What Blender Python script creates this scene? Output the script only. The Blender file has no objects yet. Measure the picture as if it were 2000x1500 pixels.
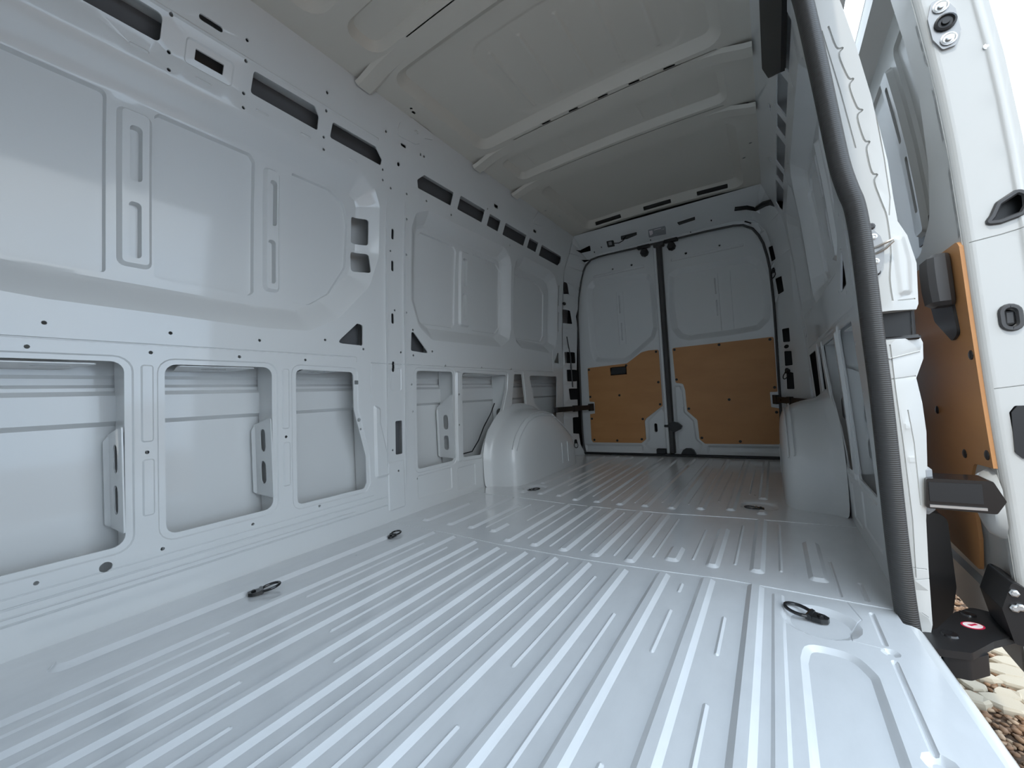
import bpy, math, random
import numpy as np
from mathutils import Matrix, Vector
from mathutils.geometry import delaunay_2d_cdt

random.seed(4)
np.random.seed(4)
scn = bpy.context.scene
COL = scn.collection

# ------------------------------------------------------------------ camera
# metres: X across (0 = centre of the floor ribs), Y towards the rear doors, Z up from the floor
cam = bpy.data.cameras.new('camera')
cam.sensor_fit = 'HORIZONTAL'
cam.sensor_width = 36.0
cam.lens = 14.4
cam.clip_start = 0.01
cam_o = bpy.data.objects.new('camera', cam)
COL.objects.link(cam_o)
R3 = Matrix([[0.8413085, 0.0654404, 0.5365796], [0.5375547, 0.0031621, -0.843223], [-0.0568775, 0.9978515, -0.0325175]])
cam_o.matrix_world = Matrix.Translation((0.68, 0.0, 0.564)) @ R3.to_4x4()
scn.camera = cam_o

# ------------------------------------------------------------------ sky and sun
world = bpy.data.worlds.new('sky')
scn.world = world
world.use_nodes = True
wn = world.node_tree
wn.nodes.clear()
wo = wn.nodes.new('ShaderNodeOutputWorld')
wb = wn.nodes.new('ShaderNodeBackground')
wt = wn.nodes.new('ShaderNodeTexCoord')
wz = wn.nodes.new('ShaderNodeTexNoise')
wz.inputs['Scale'].default_value = 2.2
wz.inputs['Detail'].default_value = 5
wr = wn.nodes.new('ShaderNodeValToRGB')
wr.color_ramp.elements[0].position = 0.40
wr.color_ramp.elements[0].color = (0.58, 0.77, 1.0, 1)
wr.color_ramp.elements[1].position = 0.62
wr.color_ramp.elements[1].color = (0.90, 0.96, 1.0, 1)
wn.links.new(wt.outputs['Generated'], wz.inputs['Vector'])
wn.links.new(wz.outputs['Fac'], wr.inputs['Fac'])
wn.links.new(wr.outputs['Color'], wb.inputs['Color'])
wn.links.new(wb.outputs['Background'], wo.inputs['Surface'])
wb.inputs['Strength'].default_value = 2.4

sun = bpy.data.lights.new('sun', 'SUN')
sun.energy = 1.3
sun.angle = math.radians(2.0)
sun.color = (1.0, 0.94, 0.84)
sun_o = bpy.data.objects.new('sun', sun)
COL.objects.link(sun_o)
# sun stands high in front of the van, so the roof rail keeps it off the load floor
sun_dir = Vector((-0.03, -0.52, 0.85)).normalized()
sun_o.rotation_euler = sun_dir.to_track_quat('Z', 'Y').to_euler()
sun_o.location = (0, -10, 16)

vs = scn.view_settings
vs.view_transform = 'Standard'
vs.look = 'None'
vs.gamma = 1.0
vs.use_curve_mapping = False
vs.exposure = 0.40

# ------------------------------------------------------------------ materials
def new_mat(name):
    m = bpy.data.materials.new(name)
    m.use_nodes = True
    return m, m.node_tree, m.node_tree.nodes['Principled BSDF']

def plain(name, col, rough=0.5, metal=0.0, coat=0.0, spec=0.5):
    m, nt, b = new_mat(name)
    b.inputs['Base Color'].default_value = (*col, 1)
    b.inputs['Roughness'].default_value = rough
    b.inputs['Metallic'].default_value = metal
    b.inputs['Coat Weight'].default_value = coat
    b.inputs['Coat Roughness'].default_value = 0.07
    b.inputs['Specular IOR Level'].default_value = spec
    return m

def noisy(name, c0, c1, scale, rough=(0.3, 0.4), coat=0.0, stretch=(1, 1, 1), lo=0.35, hi=0.7, bump=0.0, bscale=None, metal=0.0):
    m, nt, b = new_mat(name)
    tc = nt.nodes.new('ShaderNodeTexCoord')
    mp = nt.nodes.new('ShaderNodeMapping')
    mp.inputs['Scale'].default_value = stretch
    nz = nt.nodes.new('ShaderNodeTexNoise')
    nz.inputs['Scale'].default_value = scale
    nz.inputs['Detail'].default_value = 6
    nz.inputs['Roughness'].default_value = 0.6
    cr = nt.nodes.new('ShaderNodeValToRGB')
    cr.color_ramp.elements[0].position = lo
    cr.color_ramp.elements[1].position = hi
    cr.color_ramp.elements[0].color = (*c0, 1)
    cr.color_ramp.elements[1].color = (*c1, 1)
    mr = nt.nodes.new('ShaderNodeMapRange')
    mr.inputs['To Min'].default_value = rough[0]
    mr.inputs['To Max'].default_value = rough[1]
    L = nt.links.new
    L(tc.outputs['Object'], mp.inputs['Vector'])
    L(mp.outputs['Vector'], nz.inputs['Vector'])
    L(nz.outputs['Fac'], cr.inputs['Fac'])
    L(nz.outputs['Fac'], mr.inputs['Value'])
    L(cr.outputs['Color'], b.inputs['Base Color'])
    L(mr.outputs['Result'], b.inputs['Roughness'])
    b.inputs['Coat Weight'].default_value = coat
    b.inputs['Coat Roughness'].default_value = 0.1
    b.inputs['Metallic'].default_value = metal
    if bump:
        nb = nt.nodes.new('ShaderNodeTexNoise')
        nb.inputs['Scale'].default_value = bscale or scale * 6
        nb.inputs['Detail'].default_value = 3
        bp = nt.nodes.new('ShaderNodeBump')
        bp.inputs['Strength'].default_value = bump
        bp.inputs['Distance'].default_value = 0.002
        L(mp.outputs['Vector'], nb.inputs['Vector'])
        L(nb.outputs['Fac'], bp.inputs['Height'])
        L(bp.outputs['Normal'], b.inputs['Normal'])
    return m

PAINT = plain('white_paint', (0.69, 0.70, 0.695), 0.36, coat=0.7)
PAINT_FLOOR = noisy('floor_paint', (0.72, 0.73, 0.735), (0.76, 0.77, 0.775), 14.0, (0.26, 0.31), coat=0.9,
                    stretch=(1.6, 0.7, 1), lo=0.30, hi=0.60)
PAINT_ROOF = plain('cream_primer', (0.64, 0.61, 0.545), 0.45, coat=0.0)
PAINT_LIGHT = plain('bulkhead_bounce_white', (0.84, 0.85, 0.85), 0.5)  # lighter than the wall paint, to bounce more light towards the rear
PAINT_OUT = plain('white_paint_dimmed', (0.51, 0.515, 0.50), 0.32, coat=0.2)  # same white paint, darkened so the brightly lit outside does not blow out
BLACK = plain('black_plastic', (0.012, 0.012, 0.013), 0.42)
BLACK_GLOSS = plain('black_enamel', (0.010, 0.010, 0.011), 0.22, coat=0.3)
ECOAT = plain('grey_primer', (0.11, 0.113, 0.118), 0.6)
GREYMETAL = plain('zinc_grey', (0.30, 0.30, 0.30), 0.38, metal=0.7)
DARKGREY = plain('dark_grey_plastic', (0.050, 0.050, 0.052), 0.45)
STEEL = plain('bare_steel', (0.55, 0.55, 0.54), 0.32, metal=1.0)
PLY = noisy('brown_film_board', (0.50, 0.235, 0.085), (0.56, 0.275, 0.105), 3.0, (0.42, 0.55), stretch=(1, 1, 3))
STICKER = plain('grey_label', (0.30, 0.31, 0.32), 0.6)
RED = plain('red_print', (0.55, 0.02, 0.07), 0.5)
WHITE = plain('white_print', (0.85, 0.78, 0.80), 0.5)
SEALER = plain('seam_sealer', (0.74, 0.74, 0.70), 0.55)

def rubber_mat():
    m, nt, b = new_mat('ribbed_rubber')
    b.inputs['Base Color'].default_value = (0.050, 0.048, 0.046, 1)
    b.inputs['Roughness'].default_value = 0.42
    tc = nt.nodes.new('ShaderNodeTexCoord')
    wv = nt.nodes.new('ShaderNodeTexWave')
    wv.bands_direction = 'Z'
    wv.inputs['Scale'].default_value = 62.0
    bp = nt.nodes.new('ShaderNodeBump')
    bp.inputs['Strength'].default_value = 0.32
    bp.inputs['Distance'].default_value = 0.002
    nt.links.new(tc.outputs['Object'], wv.inputs['Vector'])
    nt.links.new(wv.outputs['Fac'], bp.inputs['Height'])
    nt.links.new(bp.outputs['Normal'], b.inputs['Normal'])
    return m
RUBBER = rubber_mat()

def stone_mat(name, cols, rough=0.85):
    m, nt, b = new_mat(name)
    ge = nt.nodes.new('ShaderNodeNewGeometry')
    cr = nt.nodes.new('ShaderNodeValToRGB')
    el = cr.color_ramp.elements
    while len(el) < len(cols):
        el.new(0.5)
    for i, c in enumerate(cols):
        el[i].position = i / (len(cols) - 1)
        el[i].color = (*c, 1)
    nt.links.new(ge.outputs['Random Per Island'], cr.inputs['Fac'])
    tc = nt.nodes.new('ShaderNodeTexCoord')
    nz = nt.nodes.new('ShaderNodeTexNoise')
    nz.inputs['Scale'].default_value = 60
    mx = nt.nodes.new('ShaderNodeMixRGB')
    mx.blend_type = 'MULTIPLY'
    mx.inputs['Fac'].default_value = 0.35
    nt.links.new(tc.outputs['Object'], nz.inputs['Vector'])
    nt.links.new(cr.outputs['Color'], mx.inputs['Color1'])
    nt.links.new(nz.outputs['Fac'], mx.inputs['Color2'])
    nt.links.new(mx.outputs['Color'], b.inputs['Base Color'])
    b.inputs['Roughness'].default_value = rough
    return m
GRAVEL = stone_mat('gravel_stone', [(0.16, 0.085, 0.045), (0.34, 0.20, 0.11), (0.24, 0.13, 0.07), (0.50, 0.36, 0.24), (0.30, 0.19, 0.12)])
FLAG = stone_mat('pale_stone', [(0.46, 0.39, 0.29), (0.54, 0.47, 0.36), (0.40, 0.34, 0.26)])
SOIL = noisy('gravel_bed', (0.07, 0.045, 0.03), (0.26, 0.17, 0.11), 30.0, (0.9, 0.95), bump=0.5)

# ------------------------------------------------------------------ object helpers
def mesh_obj(name, verts, faces, mat, parent=None, angle=30.0, weighted=False):
    me = bpy.data.meshes.new(name)
    me.from_pydata([tuple(v) for v in verts], [], faces)
    me.materials.append(mat)
    me.update()
    if angle is not None:
        me.polygons.foreach_set('use_smooth', [True] * len(me.polygons))
        me.set_sharp_from_angle(angle=math.radians(angle))
    o = bpy.data.objects.new(name, me)
    COL.objects.link(o)
    if parent is not None:
        o.parent = parent
    if weighted:
        w = o.modifiers.new('weighted', 'WEIGHTED_NORMAL')
        w.keep_sharp = True
        w.weight = 90
    return o

def tag(o, label, cat, group=None):
    o['label'] = label
    o['category'] = cat
    if group:
        o['group'] = group
    return o

def empty(name, loc=(0, 0, 0), rot=(0, 0, 0)):
    o = bpy.data.objects.new(name, None)
    o.empty_display_size = 0.05
    COL.objects.link(o)
    o.location = loc
    o.rotation_euler = rot
    return o

def structure(name, label, cat, loc=(0, 0, 0)):
    o = empty(name, loc)
    tag(o, label, cat)
    o['kind'] = 'structure'
    return o

class MB:
    """collects boxes, prisms, tubes and lathes into one mesh"""
    def __init__(s):
        s.v, s.f = [], []
    def add(s, v, f):
        n = len(s.v)
        s.v += [tuple(p) for p in v]
        s.f += [tuple(i + n for i in q) for q in f]
        return s
    def box(s, a, b, bev=0.0, M=None):
        (x0, y0, z0), (x1, y1, z1) = a, b
        if bev <= 0:
            v = [(x, y, z) for x in (x0, x1) for y in (y0, y1) for z in (z0, z1)]
            f = [(0, 1, 3, 2), (4, 6, 7, 5), (0, 4, 5, 1), (2, 3, 7, 6), (0, 2, 6, 4), (1, 5, 7, 3)]
        else:
            v, f = [], []
            c = bev
            lay = [(z0, c), (z0 + c, 0), (z1 - c, 0), (z1, c)]
            for z, q in lay:
                p = [(x0 + q, y0 + c), (x0 + c, y0 + q), (x1 - c, y0 + q), (x1 - q, y0 + c),
                     (x1 - q, y1 - c), (x1 - c, y1 - q), (x0 + c, y1 - q), (x0 + q, y1 - c)]
                if q:
                    p = [(x0 + c, y0 + c)] * 1 + [(x0 + c, y0 + c)] + [(x1 - c, y0 + c)] * 2 + [(x1 - c, y1 - c)] * 2 + [(x0 + c, y1 - c)] * 2
                v += [(x, y, z) for x, y in p]
            for k in range(3):
                for i in range(8):
                    j = (i + 1) % 8
                    f.append((k * 8 + i, k * 8 + j, k * 8 + 8 + j, k * 8 + 8 + i))
            f.append(tuple(range(7, -1, -1)))
            f.append(tuple(range(24, 32)))
        if M is not None:
            v = [M @ Vector(p) for p in v]
        return s.add(v, f)
    def tube(s, path, r, n=8, closed=False, caps=True, sx=1.0):
        P = [Vector(p) for p in path]
        m = len(P)
        v, f = [], []
        up = None
        for i, p in enumerate(P):
            a = P[(i - 1) % m] if (closed or i > 0) else p
            b = P[(i + 1) % m] if (closed or i < m - 1) else p
            t = (b - a).normalized()
            if up is None:
                up = Vector((0, 0, 1)) if abs(t.z) < 0.9 else Vector((0, 1, 0))
            e1 = (up - t * up.dot(t)).normalized()
            e2 = t.cross(e1)
            up = e1
            rr_ = r[i] if isinstance(r, (list, tuple)) else r
            for k in range(n):
                an = 2 * math.pi * k / n
                v.append(p + e1 * (math.cos(an) * rr_) + e2 * (math.sin(an) * rr_ * sx))
        for i in range(m if closed else m - 1):
            for k in range(n):
                j = (i + 1) % m
                f.append((i * n + k, i * n + (k + 1) % n, j * n + (k + 1) % n, j * n + k))
        if caps and not closed:
            f.append(tuple(range(n - 1, -1, -1)))
            f.append(tuple((m - 1) * n + k for k in range(n)))
        return s.add(v, f)
    def disc(s, c, axis, prof, n=14):
        """lathe: prof = [(radius, height along axis), ...] from c"""
        c = Vector(c)
        t = Vector(axis).normalized()
        e1 = (Vector((0, 0, 1)) if abs(t.z) < 0.9 else Vector((1, 0, 0))).cross(t).normalized()
        e2 = t.cross(e1)
        v, f = [], []
        for r, h in prof:
            for k in range(n):
                an = 2 * math.pi * k / n
                v.append(c + t * h + e1 * math.cos(an) * r + e2 * math.sin(an) * r)
        for i in range(len(prof) - 1):
            for k in range(n):
                f.append((i * n + k, i * n + (k + 1) % n, (i + 1) * n + (k + 1) % n, (i + 1) * n + k))
        f.append(tuple(range(n - 1, -1, -1)))
        f.append(tuple((len(prof) - 1) * n + k for k in range(n)))
        return s.add(v, f)
    def prism(s, poly, mapf, t):
        """flat polygon (u, v) with thickness t; mapf(u, v, h)"""
        n = len(poly)
        v = [mapf(u, w, 0.0) for u, w in poly] + [mapf(u, w, t) for u, w in poly]
        f = [tuple(range(n)), tuple(range(2 * n - 1, n - 1, -1))]
        for i in range(n):
            j = (i + 1) % n
            f.append((i, n + i, n + j, j))
        return s.add(v, f)
    def build(s, name, mat, parent=None, angle=35.0):
        return mesh_obj(name, s.v, s.f, mat, parent, angle)

# ------------------------------------------------------------------ 2D outlines
def rr(u0, v0, u1, v1, r, n=4):
    r = min(r, (u1 - u0) / 2 - 1e-5, (v1 - v0) / 2 - 1e-5)
    out = []
    for cu, cv, a0 in ((u1 - r, v0 + r, -90), (u1 - r, v1 - r, 0), (u0 + r, v1 - r, 90), (u0 + r, v0 + r, 180)):
        for k in range(n + 1):
            a = math.radians(a0 + 90 * k / n)
            out.append((cu + r * math.cos(a), cv + r * math.sin(a)))
    return out

def circ(u, v, r, n=10):
    return [(u + r * math.cos(2 * math.pi * k / n), v + r * math.sin(2 * math.pi * k / n)) for k in range(n)]

def area2(p):
    return sum(p[i][0] * p[(i + 1) % len(p)][1] - p[(i + 1) % len(p)][0] * p[i][1] for i in range(len(p)))

def rpoly(pts, r, n=4):
    """polygon with every corner rounded (r may be a list), counter-clockwise"""
    rs = list(r) if isinstance(r, (list, tuple)) else [r] * len(pts)
    if area2(pts) < 0:
        pts = pts[::-1]
        rs = rs[::-1]
    out = []
    m = len(pts)
    for i in range(m):
        a, b, c = (Vector(pts[(i + d) % m]) for d in (-1, 0, 1))
        d1, d2 = (a - b), (c - b)
        l1, l2 = d1.length, d2.length
        d1.normalize(); d2.normalize()
        cosang = max(-1, min(1, d1.dot(d2)))
        ang = math.acos(cosang)
        if ang > 3.05 or rs[i] <= 0:
            out.append(tuple(b)); continue
        t = min(rs[i] / math.tan(ang / 2), l1 * 0.48, l2 * 0.48)
        p, q = b + d1 * t, b + d2 * t
        for k in range(n + 1):
            s = k / n
            w = (p * (1 - s) ** 2 + b * 2 * s * (1 - s) + q * s * s)
            out.append(tuple(w))
    return out

def strip(path, hw):
    """polyline -> thin polygon of half width hw"""
    P = [Vector(p) for p in path]
    L, R = [], []
    for i, p in enumerate(P):
        a = P[max(i - 1, 0)]
        b = P[min(i + 1, len(P) - 1)]
        t = (b - a).normalized()
        nrm = Vector((-t.y, t.x))
        L.append(tuple(p + nrm * hw)); R.append(tuple(p - nrm * hw))
    q = R + L[::-1]
    return q if area2(q) > 0 else q[::-1]

def inset(poly, w):
    m = len(poly)
    out = []
    for i in range(m):
        a, b, c = (Vector(poly[(i + d) % m]) for d in (-1, 0, 1))
        e1, e2 = (b - a), (c - b)
        if e1.length < 1e-9 or e2.length < 1e-9:
            continue
        e1.normalize(); e2.normalize()
        n1, n2 = Vector((-e1.y, e1.x)), Vector((-e2.y, e2.x))
        nb = n1 + n2
        if nb.length < 1e-6:
            nb = n1
        nb.normalize()
        k = max(0.5, nb.dot(n1))
        out.append(tuple(b + nb * (w / k)))
    return out

def inside(P, poly):
    x, y = P[:, 0], P[:, 1]
    c = np.zeros(len(P), bool)
    q = np.asarray(poly)
    n = len(q)
    for i in range(n):
        x0, y0 = q[i]
        x1, y1 = q[(i + 1) % n]
        if y0 == y1:
            continue
        m = ((y0 > y) != (y1 > y))
        c ^= m & (x < (x1 - x0) * (y - y0) / (y1 - y0) + x0)
    return c

def distance(P, poly):
    q = np.asarray(poly)
    best = np.full(len(P), 1e9)
    for i in range(len(q)):
        a, b = q[i], q[(i + 1) % len(q)]
        ab = b - a
        l2 = ab @ ab
        if l2 < 1e-14:
            continue
        t = np.clip(((P - a) @ ab) / l2, 0, 1)
        d = P - (a + t[:, None] * ab)
        best = np.minimum(best, np.hypot(d[:, 0], d[:, 1]))
    return best

def subdiv(poly, step):
    out = []
    for i in range(len(poly)):
        a, b = Vector(poly[i]), Vector(poly[(i + 1) % len(poly)])
        k = max(1, int((b - a).length / step))
        out += [tuple(a.lerp(b, j / k)) for j in range(k)]
    return out

class E:
    """pressed shape: outline, depth, ramp width, rounded ramp (n rings)"""
    def __init__(s, poly, d, w, n=1):
        s.poly, s.d, s.w, s.n = (poly if area2(poly) > 0 else poly[::-1]), d, w, n
    def height(s, P):
        q = np.asarray(s.poly)
        lo, hi = q.min(0), q.max(0)
        m = ((P >= lo - 1e-6) & (P <= hi + 1e-6)).all(1)
        out = np.zeros(len(P))
        idx = np.where(m)[0]
        if len(idx) == 0:
            return out
        sub = P[idx]
        ins = inside(sub, q)
        dd = np.where(ins, distance(sub, q), 0)
        t = np.clip(dd / s.w, 0, 1)
        if s.n > 1:
            t = .4 * t * t * (3 - 2 * t) + .6 * t
        out[idx] = s.d * t
        return out

def sheet(name, outline, mapf, mat, parent, holes=(), embs=(), grid=0.12, flange=0.006, angle=24.0, gridv=None):
    pts, edges = [], []
    def loop(p):
        i0, n = len(pts), len(p)
        pts.extend(p)
        edges.extend((i0 + i, i0 + (i + 1) % n) for i in range(n))
    loop(subdiv(outline, min(grid, 0.06)))
    for h in holes:
        loop(subdiv(h, 0.12))
    for e in embs:
        loop(subdiv(e.poly, 0.12))
        for k in range(1, e.n + 1):
            q = inset(e.poly, e.w * k / e.n * 0.999)
            if len(q) > 2:
                loop(subdiv(q, 0.12))
    ol = np.asarray(outline)
    lo, hi = ol.min(0), ol.max(0)
    nu = max(1, int((hi[0] - lo[0]) / grid))
    nv = max(1, int((hi[1] - lo[1]) / (gridv or grid)))
    G = np.array([(lo[0] + (hi[0] - lo[0]) * (i + 0.37) / nu, lo[1] + (hi[1] - lo[1]) * (j + 0.41) / nv)
                  for i in range(nu) for j in range(nv)])
    G = G[inside(G, outline)]
    pts.extend(map(tuple, G))
    res = delaunay_2d_cdt([Vector(p) for p in pts], edges, [], 0, 1e-6)
    V = np.array([tuple(v) for v in res[0]])
    T = np.array([tuple(t) for t in res[2] if len(t) == 3])
    Cn = V[T].mean(1)
    keep = inside(Cn, outline)
    for h in holes:
        q = np.asarray(h)
        bb = ((Cn >= q.min(0)) & (Cn <= q.max(0))).all(1) & keep
        ix = np.where(bb)[0]
        if len(ix):
            keep[ix[inside(Cn[ix], h)]] = False
    T = T[keep]
    H = np.zeros(len(V))
    for e in embs:
        H += e.height(V)
    verts = [mapf(u, v, h) for (u, v), h in zip(V, H)]
    faces = [tuple(int(i) for i in t) for t in T]
    if flange:
        cnt = {}
        for t in faces:
            for a, b in ((t[0], t[1]), (t[1], t[2]), (t[2], t[0])):
                k = (min(a, b), max(a, b))
                cnt[k] = None if k in cnt else (a, b)
        new = {}
        for k, ab in cnt.items():
            if ab is None:
                continue
            for i in ab:
                if i not in new:
                    new[i] = len(verts)
                    verts.append(mapf(V[i][0], V[i][1], H[i] + flange))
            a, b = ab
            faces.append((b, a, new[a], new[b]))
    used = sorted({i for t in faces for i in t})
    remap = {o: n for n, o in enumerate(used)}
    verts = [verts[i] for i in used]
    faces = [tuple(remap[i] for i in t) for t in faces]
    return mesh_obj(name, verts, faces, mat, parent, angle, weighted=True)

def sm(t):
    t = max(0.0, min(1.0, t))
    return t * t * (3 - 2 * t)

# ------------------------------------------------------------------ body profiles
PZ = [-0.3, 0, .3, .53, .79, 1.05, 1.37, 1.59, 1.66, 1.70, 1.76, 1.80, 1.83, 1.93, 2.2]
PX = [.915, .91, .903, .891, .876, .865, .842, .816, .806, .790, .762, .748, .735, .698, .62]
def wx(z):
    return float(np.interp(z, PZ, PX))
SZ = [-.3, 0, .53, .9, 1.3, 1.6, 1.8, 2.0, 2.06]
SX = [1.02, 1.03, 1.03, 1.02, .985, .945, .905, .84, .78]
def skinx(z):
    return float(np.interp(z, SZ, SX))
DZ = [-.3, .03, .168, .296, .472, .666, .875, 1.087, 1.286, 1.49, 1.8]
DX = [1.125, 1.120, 1.114, 1.108, 1.099, 1.091, 1.084, 1.075, 1.060, 1.037, .99]
def doorx(z):
    return float(np.interp(z, DZ, DX))
def left(u, v, h):
    return (-(wx(v) + h), u, v)
def right(u, v, h):
    return (wx(v) + h, u, v)
def rear_y(x, z):
    w = wx(z)
    l0 = float(np.interp(z, [0, 1.2, 1.5, 1.6, 1.7, 1.78], [.80, .815, .797, .778, .745, .70]))
    r0 = float(np.interp(z, [0, 1.2, 1.4, 1.5, 1.6, 1.7, 1.78], [.70, .722, .722, .712, .698, .665, .64]))
    side = max(sm((-x - l0) / max(w - l0, .01)), sm((x - r0) / max(w - r0, .01)))
    return 3.58 - max(.27 * side, .30 * sm((z - 1.78) / .17))
def rearm(u, v, h):
    return (u, rear_y(u, v) + h, v)

# ================================================================== FLOOR
floor = structure('floor', 'white painted steel load floor with pressed lengthwise ribs', 'floor')
PITCH = 0.1205
def floorm(u, v, h):
    return (u, v, h)
RH, RW = 0.0080, 0.0115
def rib(xc, y0, y1, hw=0.0205, h=RH, w=RW, r=0.016):
    return E(rr(xc - hw, y0, xc + hw, y1, r, 3), h, w)
def bead(x, y0, y1, h=0.0035, hw=0.0055):
    return E(rr(x - hw, y0, x + hw, y1, hw, 2), h, hw * 0.95)

front_e, mid_e, rear_e = [], [], []
fe = {-5: 1.318, -4: 1.312, -3: 1.297, -2: 1.280, -1: 1.283, 0: 1.283, 1: 1.287, 2: 1.287, 3: 1.308, 4: 1.325, 5: 1.335}
for k, y1 in fe.items():
    front_e.append(rib(k * PITCH, -0.08, y1))
front_e.append(rib(-0.755, 0.215, 1.20, hw=0.030, h=0.012, w=0.014, r=0.030))
for k, segs in {4: [(.95, 1.12), (.1, .80)], 3: [(.90, 1.10), (1.20, 1.26), (0, .60)], 2: [(0.2, 1.02)], 1: [(.72, 1.20), (.1, .55)],
                0: [(.3, 1.26)], -1: [(.1, 1.25)], -2: [(.55, 1.25), (.0, .35)], -3: [(.62, 1.24), (0, .42)], -4: [(.1, 1.2)], -5: [(.05, .5), (.7, 1.2)]}.items():
    for a, b in segs:
        front_e.append(bead((k + .5) * PITCH, a, b))
# dish around the front right lashing eye, the arched pocket and the sill grooves
front_e.append(E(circ(.735, 1.195, .078, 20), -.010, .020, 3))
front_e.append(E(rpoly([(.686, .20), (.812, .20), (.812, 1.02), (.786, 1.085), (.70, 1.085), (.690, 1.02)], [.02, .02, .05, .05, .05, .03]), -.008, .013, 3))
front_e.append(E(rr(.840, .845, .852, 1.092, .006, 2), -.005, .005))
front_e.append(E(rr(.836, 1.14, .848, 1.29, .006, 2), -.004, .005))
front_e.append(E(circ(.846, 1.118, .016, 10), -.006, .010))
front_e.append(E(circ(.848, .83, .022, 10), -.008, .012))
front_e.append(E(rr(.640, -.05, .668, 1.30, .006, 2), .0028, .006))
front_e.append(E(strip([(.800, 1.33), (.818, 1.243), (.790, 1.186), (.787, 1.134), (.838, 1.128)], .0016), -.003, .0015))
front_out = [(-.912, -.14), (.945, -.14), (.935, .45), (.925, .80), (.915, 1.0), (.908, 1.13), (.902, 1.255), (.893, 1.264), (.890, 1.325),
             (.700, 1.340), (.52, 1.345), (.38, 1.33), (.10, 1.31), (-.25, 1.312), (-.52, 1.335), (-.912, 1.345)]
sheet('floor_panel', front_out, floorm, PAINT_FLOOR, floor, embs=front_e, grid=.15, flange=-.02)

for k in (-2, -1, 0, 1, 2):
    mid_e.append(rib(k * PITCH, 1.335, 1.915))
mid_e += [rib(3 * PITCH, 1.400, 1.540, hw=.024), rib(-3 * PITCH, 1.407, 1.535, hw=.020), rib(4 * PITCH, 1.402, 1.805), rib(-4 * PITCH, 1.409, 1.818),
          rib(5 * PITCH, 1.413, 1.972), rib(-5 * PITCH, 1.408, 1.945), rib(.752, 1.42, 1.752, hw=.024), rib(-.757, 1.413, 1.752, hw=.024)]
for k, a, b in [(0, 1.37, 1.88), (1, 1.37, 1.91), (2, 1.41, 1.87), (3, 1.44, 1.77), (4, 1.45, 1.87), (5, 1.45, 1.93), (-1, 1.36, 1.9), (-2, 1.40, 1.86), (-4, 1.45, 1.85), (-3, 1.6, 1.88)]:
    mid_e.append(bead((k + .5) * PITCH, a, b))
mid_e.append(E(rr(.786, 1.345, .796, 1.60, .004, 2), -.003, .004))
mid_e.append(E(rr(.838, 1.345, .850, 1.46, .005, 2), -.004, .005))
mid_out = [(.915, 1.325), (.915, 2.0), (.70, 1.99), (.52, 1.978), (.25, 1.94), (0, 1.93), (-.25, 1.932), (-.6, 1.965), (-.915, 1.975),
           (-.915, 1.337), (-.52, 1.327), (-.25, 1.304), (.10, 1.302), (.38, 1.322), (.52, 1.337), (.70, 1.332)]
def midm(u, v, h):
    return (u, v, h + .0015)
sheet('floor_panel', mid_out, midm, PAINT_FLOOR, floor, embs=mid_e, grid=.15, flange=-.004)

for k, y0 in {-5: 2.30, -4: 2.045, -3: 2.04, -2: 1.99, -1: 1.99, 0: 1.985, 1: 1.997, 2: 2.0, 3: 2.035, 4: 2.062, 5: 2.31}.items():
    rear_e.append(rib(k * PITCH, y0, 3.455))
rear_e += [rib(5 * PITCH, 2.044, 2.11), rib(-5 * PITCH, 2.044, 2.11)]
for k, a, b in [(0, 2.05, 2.3), (1, 2.1, 2.5), (2, 2.1, 3.1), (3, 2.2, 3.0), (-1, 2.05, 3.2), (-2, 2.1, 3.1), (-3, 2.2, 3.3), (-4, 2.3, 3.1), (4, 2.4, 3.1)]:
    rear_e.append(bead((k + .5) * PITCH, a, b))
for s in (-1, 1):
    rear_e.append(E(rr(s * .590 - .075, 2.125, s * .590 + .075, 2.265, .05), -.008, .018, 2))
rear_out = [(.915, 1.993), (.915, 3.60), (-.915, 3.60), (-.915, 1.968), (-.6, 1.957), (-.25, 1.924), (0, 1.922), (.25, 1.932), (.52, 1.970), (.70, 1.982)]
def rearfm(u, v, h):
    return (u, v, h + .0032)
sheet('floor_panel', rear_out, rearfm, PAINT_FLOOR, floor, embs=rear_e, grid=.15, flange=-.004)
# door sill: rounded lip and step face under the side door opening
sill_path = [(.951, -.14), (.941, .45), (.931, .80), (.921, 1.0), (.914, 1.13), (.907, 1.26)]
b = MB()
prof = [(-.012, .0), (.0, -.001), (.012, -.006), (.020, -.016), (.022, -.035), (.022, -.13), (-.05, -.13)]
v, f = [], []
for x, y in sill_path:
    v += [(x + a, y, c) for a, c in prof]
n = len(prof)
for i in range(len(sill_path) - 1):
    for k in range(n - 1):
        f.append((i * n + k, i * n + k + 1, (i + 1) * n + k + 1, (i + 1) * n + k))
f.append(tuple((len(sill_path) - 1) * n + k for k in range(n)))
b.add(v, f).build('door_sill', PAINT, floor, 40)
MB().box((-1.02, -.14, -.20), (.93, 3.66, -.135)).build('underfloor', BLACK, floor)
# dull grey threshold strip in front of the rear doors
b = MB()
b.box((-.835, 3.545, .002), (.70, 3.575, .022), .006)
b.build('rear_threshold_seal', BLACK, floor)

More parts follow.
